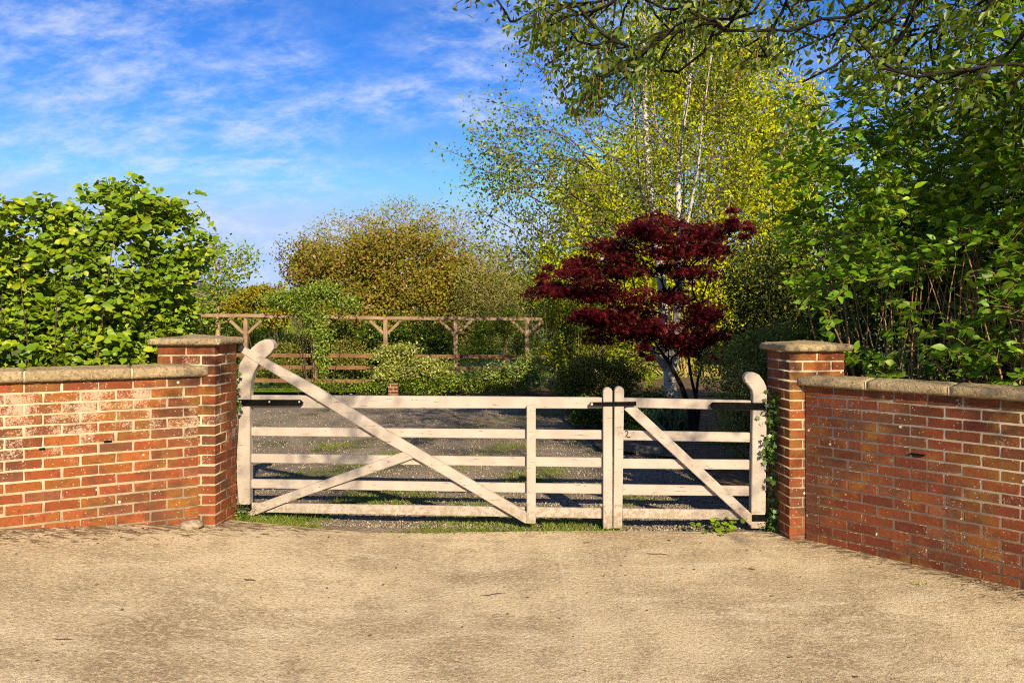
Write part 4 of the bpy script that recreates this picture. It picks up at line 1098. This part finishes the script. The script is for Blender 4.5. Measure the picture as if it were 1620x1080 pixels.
bush('field_hedge', 'yellow green mixed hedge behind the left end of the pergola', (W(330, 600, 22.5)[0], 22.5, 0), [blob(300, 515, 70, 50, 22.5), blob(375, 530, 60, 45, 22.5), blob(430, 540, 60, 40, 22.5), blob(330, 560, 80, 40, 22.5), blob(440, 575, 60, 30, 22.5)], 24000, L_MID, 0.075, 82, cat='hedge', mats=[(L_MID, 0.7), (L_OLIVE, 0.3)], stem_r=0.02)
bush('climbing_plant', 'bushy green climber heaped over the pergola beam', (W(499, 600, 17.3)[0], 17.3, 0), [blob(478, 476, 55, 22, 17.32, .4), blob(515, 462, 26, 22, 17.32, .3), blob(440, 478, 34, 14, 17.32, .3), blob(500, 515, 26, 30, 17.36, .3), blob(508, 555, 16, 45, 17.36, .2), blob(545, 482, 24, 14, 17.32, .3)], 9000, L_CLIMB, 0.06, 83, cat='climber', stems=12)
bush('dark_shrub', 'dense dark shrub filling the gap behind the fence rails', (W(560, 600, 19)[0], 19, 0), [blob(540, 560, 50, 50, 19), blob(590, 545, 45, 45, 19), blob(640, 560, 50, 60, 19), blob(690, 550, 45, 55, 19), blob(490, 575, 30, 35, 19)], 22000, L_DARK, 0.075, 84, mats=[(L_DARK, 0.7), (L_MID, 0.3)], kind='diamond')
bush('olive_shrub', 'olive brown twiggy shrub left of the variegated shrub', (W(555, 600, 18.4)[0], 18.3, 0), [blob(556, 560, 38, 36, 18.3), blob(470, 560, 40, 45, 18.6), blob(430, 580, 30, 25, 18.6)], 8000, L_OLIVE, 0.055, 85)
bush('variegated_shrub', 'bright yellow variegated shrub in front of the rails', (W(640, 600, 16.9)[0], 16.9, 0), [blob(625, 560, 32, 20, 16.9, .3), blob(640, 585, 45, 20, 16.9, .3), blob(690, 582, 38, 16, 16.9, .3), blob(615, 590, 22, 18, 16.9, .3)], 7500, L_VARI, 0.06, 86)
bush('cream_shrub', 'cream and green variegated shrub at the right end of the rails', (W(800, 605, 16.9)[0], 16.9, 0), [blob(835, 580, 26, 26, 16.9, .3), blob(790, 590, 40, 20, 16.9, .3), blob(745, 598, 40, 14, 16.9, .3), blob(840, 605, 30, 14, 16.9, .3)], 7000, L_VARI2, 0.055, 87, mats=[(L_VARI2, 0.6), (L_MID, 0.4)])
bush('ferny_shrub', 'soft mid green shrub standing behind the last pergola posts', (W(790, 600, 18.3)[0], 18.3, 0), [blob(775, 535, 42, 35, 18.3), blob(805, 510, 26, 30, 18.3), blob(830, 550, 30, 30, 18.3), blob(740, 560, 40, 25, 18.3)], 11000, L_MID, 0.06, 88, mats=[(L_MID, 0.6), (L_DARK, 0.4)], kind='lance')
bush('ground_cover', 'low green plants along the edge of the gravel below the rails', (W(690, 615, 16.8)[0], 16.75, 0), [blob(600, 612, 60, 9, 16.8, .3), blob(680, 610, 60, 12, 16.8, .3), blob(780, 613, 70, 9, 16.8, .3), blob(520, 612, 50, 8, 17.0, .3), blob(720, 606, 40, 12, 16.8, .3)], 8000, L_MID, 0.05, 89, mats=[(L_MID, 0.55), (L_DARK, 0.45)])
bush('bamboo_clump', 'tall pale stemmed shrubs left of the maple', (W(900, 600, 18.5)[0], 18.5, 0), [blob(880, 480, 45, 55, 18.5), blob(930, 510, 55, 50, 18.5), blob(985, 540, 45, 45, 18.5), blob(900, 560, 60, 45, 18.5), blob(1020, 570, 40, 40, 18.5)], 15000, L_OLIVE, 0.075, 90, stems=90, stem_mat=M_PALE, mats=[(L_OLIVE, 0.5), (L_GOLD, 0.25), (L_MID, 0.25)], stem_r=0.012)
bush('brown_green_shrub', 'rounded brownish green shrub beside the gate meeting posts', (W(940, 645, 14.2)[0], 14.2, 0), [blob(935, 595, 50, 38, 14.2), blob(985, 600, 32, 40, 14.2), blob(895, 610, 32, 25, 14.2), blob(940, 630, 60, 16, 14.2)], 15000, L_OLIVE, 0.05, 91, stems=25, stem_mat=M_PALE, mats=[(L_OLIVE, 0.8), (L_DARK, 0.2)])
bush('edging_shrub', 'low dark shrub on the bed edge behind the gate latch', (W(925, 680, 12)[0], 12.2, 0), [blob(928, 655, 24, 18, 12.2), blob(960, 660, 26, 16, 12.2), blob(1000, 655, 40, 16, 12.6), blob(1030, 640, 30, 25, 13)], 9000, L_DARK, 0.045, 92, mats=[(L_DARK, 0.8), (L_MID, 0.2)])
bush('clipped_bush', 'rounded clipped evergreen bush behind the right pillar', (W(1210, 700, 9.3)[0], 9.3, 0), [blob(1205, 600, 88, 110, 9.3), blob(1240, 570, 80, 85, 9.3), blob(1180, 650, 70, 75, 9.3), blob(1270, 640, 70, 80, 9.3)], 42000, L_BOX, 0.032, 93, cluster=5, csp=0.03, shell=0.22, kind='diamond', stems=10)
bush('holly_bush', 'tall dark evergreen behind the maple and the clipped bush', (W(1190, 620, 12.8)[0], 12.8, 0), [blob(1190, 450, 65, 75, 12.8), blob(1240, 430, 60, 90, 12.8), blob(1165, 500, 40, 60, 12.8), blob(1280, 500, 80, 110, 12.8), blob(1220, 560, 90, 60, 12.8), blob(1340, 430, 70, 130, 12.8)], 32000, L_DARK, 0.06, 94, cluster=6, stems=20, mats=[(L_DARK, 0.75), (L_OLIVE, 0.25)])
bush('hedge_shade_backing', 'added dark leaf backing standing in for the shaded depth behind the stems over the right wall', (5.4, 8.8, 0), [((4.2, 8.6, 1.2), (1.0, .6, 1.6)), ((5.4, 8.2, 1.4), (1.1, .7, 1.9)), ((6.4, 7.4, 1.4), (1.0, .7, 1.9)), ((5.0, 8.5, 3.0), (1.5, .7, 1.2)), ((7.0, 6.4, 1.2), (0.9, .7, 1.8)), ((3.5, 7.6, 1.2), (.6, .4, 1.5)), ((4.3, 7.3, 2.0), (.8, .5, 1.6)), ((5.4, 6.6, 2.2), (.9, .6, 1.9))], 52000, L_DARK, 0.08, 95, cat='hedge', stems=20)  # dark leaf mass added for the shaded inside of the dogwood hedge
bush('border_plants', 'green leafy plants around the birch foot', (W(1010, 690, 11.3)[0], 11.3, 0), [blob(1010, 690, 30, 16, 11.2), blob(1140, 700, 30, 20, 10.6), blob(1050, 650, 50, 20, 13.8), blob(990, 700, 20, 8, 11)], 6000, L_MID, 0.05, 96, kind='lance', mats=[(L_MID, 0.5), (L_DARK, 0.5)])
# far trees closing the view, each its own
for k, (px, d, h, wd) in enumerate(((120, 45, 5.2, 3.6), (230, 52, 5.0, 4.2), (860, 44, 6.2, 4.5), (950, 40, 6.5, 3.5), (1330, 36, 8.0, 4.0), (1480, 34, 8.5, 4.2), (1620, 34, 8.0, 4.0), (20, 44, 5.4, 4.0))):
    x = W(px, 500, d)[0]
    bush('field_tree', ['rounded green tree far behind the left hedge, left of centre', 'rounded green tree far behind the right part of the left hedge', 'pale tree far behind the willow', 'pale tree far behind the maple', 'tall tree far behind the right pillar',
         'tall tree far behind the middle of the right hedge', 'tall tree far behind the right edge of the right hedge', 'rounded tree far behind the left edge of the left hedge'][k], (x, d, 0),
         [((x, d, h * 0.62), (wd * 0.75, wd * 0.6, h * 0.36)), ((x - wd * .3, d, h * 0.45), (wd * .5, wd * .5, h * .3)), ((x + wd * .3, d, h * 0.42), (wd * .5, wd * .5, h * .3))], 6000, L_MID, 0.2, 110 + k, cat='tree', stems=8, stem_r=0.08, group='trees in the fields beyond', csp=0.25)

# strap leaved clump by the birch
def blades(name, label, cat, P, size, lean, seed, kind=None, mat=L_GRASS, parent=None):
    rng = np.random.default_rng(seed); n = len(P)
    D = nrm(rng.normal(size=(n, 3)) * lean * np.array((1, 1, 0)) + np.array((0, 0, 1.0))); N = nrm(rng.normal(size=(n, 3)) * np.array((1, 1, 0.1)) + 1e-4)
    V, Fc = leaf_arrays(P, D, N, size * rng.uniform(0.5, 1.3, n), 'blade')
    o = obj(name, mesh_data(name, V, Fc, mat), None, kind)
    tag(o, label, cat)
    return o
rng = np.random.default_rng(120)
c = W(1060, 680, 12.0)
blades('iris_clump', 'clump of upright grey green strap leaves at the birch foot', 'plant', np.array((c[0], 12.0, 0.0)) + rng.normal(0, 1, (150, 3)) * np.array((0.16, 0.12, 0)), 0.42, 0.35, 121,
       mat=leaf_mat('strap_leaf', (0.10, 0.16, 0.06), (0.16, 0.22, 0.10), None, 0.3, 0.05))

# ivy between the right pillar and the gate
rng = np.random.default_rng(131)
iv = thing('ivy', 'trailing ivy growing up between the narrow gate and the right pillar', 'ivy', (2.09, 6.36, 0.0))
zs = np.concatenate([rng.uniform(0.55, 1.12, 210), rng.uniform(0.05, 0.6, 50), rng.uniform(0.0, 0.25, 45)])
sp = np.where(zs > 0.55, 0.045, 0.022)
P = np.stack([2.085 + 0.02 * np.sin(zs * 8) + rng.normal(0, 1, len(zs)) * sp, 6.33 + rng.normal(0, 0.04, len(zs)), zs], -1)
D = nrm(rng.normal(size=(len(zs), 3)) + np.array((0, -0.3, -0.5))); N = nrm(rng.normal(size=(len(zs), 3)) * 0.5 + np.array((-0.2, -0.9, 0.3)))
add_leaves('foliage', iv, P, D, N, 0.042 * rng.uniform(0.7, 1.2, len(zs)), 'ivy', L_IVY)
zz_ = np.linspace(0, 1.1, 24); V, Q = tubes([(np.stack([2.09 + 0.02 * np.sin(zz_ * 8), 6.37 + 0 * zz_, zz_], -1), np.full(24, 0.005))], 5)
world_child('stem', V, Q, M_BARK, iv, smooth=True)
# ivy sprig behind the left gate post
rng = np.random.default_rng(132)
iv2 = thing('ivy', 'thin ivy sprig between the left pillar and the wide gate', 'ivy', (-2.24, 6.42, 0.0))
zs = rng.uniform(0.95, 1.32, 40)
P = np.stack([-2.235 + rng.normal(0, 0.018, 40), 6.40 + rng.normal(0, 0.02, 40), zs], -1)
add_leaves('foliage', iv2, P, nrm(rng.normal(size=(40, 3)) + np.array((0, -0.3, -0.5))), nrm(rng.normal(size=(40, 3)) * 0.5 + np.array((0.2, -0.9, 0.3))), 0.035 * rng.uniform(0.7, 1.2, 40), 'ivy', L_IVY)
zz_ = np.linspace(0.05, 1.3, 20); V, Q = tubes([(np.stack([-2.24 + 0.01 * np.sin(zz_ * 9), 6.43 + 0 * zz_, zz_], -1), np.full(20, 0.004))], 5)
world_child('stem', V, Q, M_BARK, iv2, smooth=True)
# leafy weeds at the gate
def weed(label, px, py, d, n, hgt, rad, size, kind, mat, seed):
    rng = np.random.default_rng(seed); c = W(px, py, d); zb = float(gz(c[0], d)) - 0.02
    t = thing('weed', label, 'weed', (c[0], d, zb))
    hz_ = rng.random(n) * hgt; P = np.stack([c[0] + rng.normal(0, rad, n), d + rng.normal(0, rad * 0.6, n), zb + hz_ + 0.02], -1)
    D = nrm(rng.normal(size=(n, 3)) * np.array((1, 1, 0.3)) + np.array((0, -0.2, 0.1))); N = nrm(rng.normal(size=(n, 3)) * 0.4 + np.array((0, -0.3, 0.9)))
    add_leaves('foliage', t, P, D, N, size * rng.uniform(0.6, 1.2, n), kind, mat)
    ch = [(np.stack([np.linspace(c[0], P[i, 0], 4), np.linspace(d, P[i, 1], 4), np.linspace(zb - 0.02, P[i, 2], 4)], -1), np.full(4, 0.0018)) for i in range(0, n, 3)]
    V, Q = tubes(ch, 4); world_child('stems', V, Q, L_IVY, t)
es = bm_obj('edging_stone', box_bm(-0.17, 0.17, -0.06, 0.06, -0.05, 0.075, 0.02, 2), M_STONE); c = W(1026, 715, 9.9)
es.location = (c[0], 9.9, 0.02); es.rotation_euler = (0.03, 0.06, -0.25); tag(es, 'low grey edging stone at the border of the planting bed, seen through the narrow gate', 'stone')
weed('round leaved weed under the bottom rail of the narrow gate', 1140, 828, 6.33, 46, 0.09, 0.11, 0.055, 'round', L_MID, 141)
weed('feathery green weed at the foot of the wide gate hanging post', 384, 806, 6.30, 60, 0.13, 0.03, 0.03, 'lance', L_MID, 142)
weed('small weed at the foot of the right pillar', 1218, 838, 6.30, 30, 0.07, 0.03, 0.03, 'lance', L_IVY, 143)
weed('tiny weed growing from the concrete near the right wall', 1456, 911, 5.05, 16, 0.02, 0.02, 0.025, 'lance', L_MID, 144)
weed('tiny weed growing beside the grey stone', 300, 833, 5.80, 14, 0.02, 0.03, 0.02, 'lance', L_MID, 145)

# grass and moss in the gravel just behind the gate, gravel stones, litter
rng = np.random.default_rng(151)
n = 60000
x = rng.uniform(-2.6, 3.0, n); y = 6.25 + rng.random(n) ** 1.5 * 4.6
f = np.sin(x * 2.3 + 1) * np.sin(y * 3.1) + 0.6 * np.sin(x * 5.1 - y * 2.2) + 0.5 * np.sin(x * 0.9 + 2.5) + rng.normal(0, 0.25, n)
k = f > np.where(y < 6.75, 0.25, 0.55 + 0.10 * (y - 6.7))
x, y = x[k][:15000], y[k][:15000]
o = blades('grass', 'short green grass and moss tufts growing in the gravel behind the gate', 'grass', np.stack([x, y, gz(x, y) - 0.024], -1), 0.05, 0.7, 152, 'stuff')
n = 12000
x = rng.uniform(-12, 3.2, n) ; y = rng.uniform(17.9, 20.5, n)
blades('lawn_grass', 'mown bright green lawn grass beyond the rail fence', 'grass', np.stack([x, y, 0 * x + 0.01], -1), 0.06, 0.6, 153, 'stuff')
n = 32000
y = 6.45 + (rng.random(n) ** 1.7) * 10.6; x = rng.uniform(-1, 1, n) * (0.62 * y) ; x = np.clip(x, -6.5, 6)
sz = rng.uniform(0.006, 0.017, n)
u = nrm(rng.normal(size=(n, 5, 3))) * sz[:, None, None] * np.array((1.2, 1.0, 0.6)) * rng.uniform(0.7, 1.2, (n, 5, 1))
T5 = np.array([(1, 0, 0), (-0.5, 0.86, 0), (-0.5, -0.86, 0), (0.1, 0.1, 0.9), (-0.1, 0, -0.6)])
V = (T5[None] * sz[:, None, None] + u * 0.35)
ang = rng.random(n) * 6.28; ca, sa = np.cos(ang), np.sin(ang)
V = np.stack([V[..., 0] * ca[:, None] - V[..., 1] * sa[:, None], V[..., 0] * sa[:, None] + V[..., 1] * ca[:, None], V[..., 2]], -1)
V += np.stack([x, y, gz(x, y) - 0.022 + 0.012 * np.sin(x * 2.1) * np.sin(y * 1.7)], -1)[:, None, :]
T = np.array([(0, 1, 3), (1, 2, 3), (2, 0, 3), (1, 0, 4), (2, 1, 4), (0, 2, 4)])
M_GSTONE = leaf_mat('gravel_stone', (0.16, 0.125, 0.085), (0.32, 0.255, 0.18), (0.42, 0.35, 0.26), 0.0, 0.03)
o = obj('gravel', mesh_data('gravel', V.reshape(-1, 3), (T[None] + (np.arange(n) * 5)[:, None, None]).reshape(-1, 3), M_GSTONE), None, 'stuff')
tag(o, 'loose brown grey gravel spread over the yard behind the gate', 'gravel')
# litter on the concrete: dry leaf scraps and twigs, thicker along the walls
rng = np.random.default_rng(161)
def along(base, ang, sg, n, L, off):
    u = rng.uniform(0.1, L, n); v = -np.abs(rng.normal(0, off, n)) - 0.02
    return np.stack([base[0] + sg * u * math.cos(ang) - v * math.sin(ang), base[1] + sg * u * math.sin(ang) + v * math.cos(ang)], -1)
xy = np.concatenate([along(LW_BASE, LW_ANG, -1, 230, 2.6, 0.22), along(RW_BASE, RW_ANG, 1, 150, 3.0, 0.15)[60:], along((2.9, 5.35, 0), RW_ANG, 1, 170, 1.1, 0.14), np.stack([rng.uniform(-3, 3, 130), rng.uniform(3.2, 6.2, 130)], -1)])
n = len(xy); P = np.stack([xy[:, 0], xy[:, 1], gz(xy[:, 0], xy[:, 1]) + 0.009], -1)
D = nrm(rng.normal(size=(n, 3)) * np.array((1, 1, 0.06))); N = nrm(rng.normal(size=(n, 3)) * 0.25 + np.array((0, 0, 1.0)))
V, Fc = leaf_arrays(P, D, N, rng.uniform(0.008, 0.028, n), 'diamond')
o = obj('leaf_litter', mesh_data('leaf_litter', V, Fc, L_LITTER), None, 'stuff'); tag(o, 'dry leaf scraps scattered on the concrete along the walls', 'litter')
for k, (px, py, L, a_, lab) in enumerate(((1040, 877, 0.16, -0.35, 'thin dark twig lying on the concrete in front of the meeting posts'), (1190, 901, 0.06, -0.9, 'short bent twig lying on the concrete left of the right wall'), (780, 941, 0.15, 0.12, 'long brown twig lying near the middle of the concrete'),
        (395, 937, 0.08, -0.15, 'small brown twig lying on the left half of the concrete'), (100, 1057, 0.09, 0.05, 'pale twig lying at the bottom left of the concrete'), (928, 859, 0.06, -0.2, 'small dark curled leaf stalk just in front of the wide gate meeting post'))):
    d = CAMZ * F / (py - HY); c = W(px, py, d); s = np.linspace(-0.5, 0.5, 7)[:, None]
    p = np.array((c[0], d, 0)) + np.array((math.cos(a_), math.sin(a_), 0)) * L * s + np.array((-math.sin(a_), math.cos(a_), 0)) * 0.08 * L * np.sin(s * 6)
    p[:, 2] = gz(p[:, 0], p[:, 1]) + 0.010
    V, Q = tubes([(p, np.array([.001, .002, .0028, .003, .0026, .002, .001]))], 5)
    o = obj('twig', mesh_data('twig', V, Q, M_BARK, True)); tag(o, lab, 'twig', 'twigs fallen on the concrete')
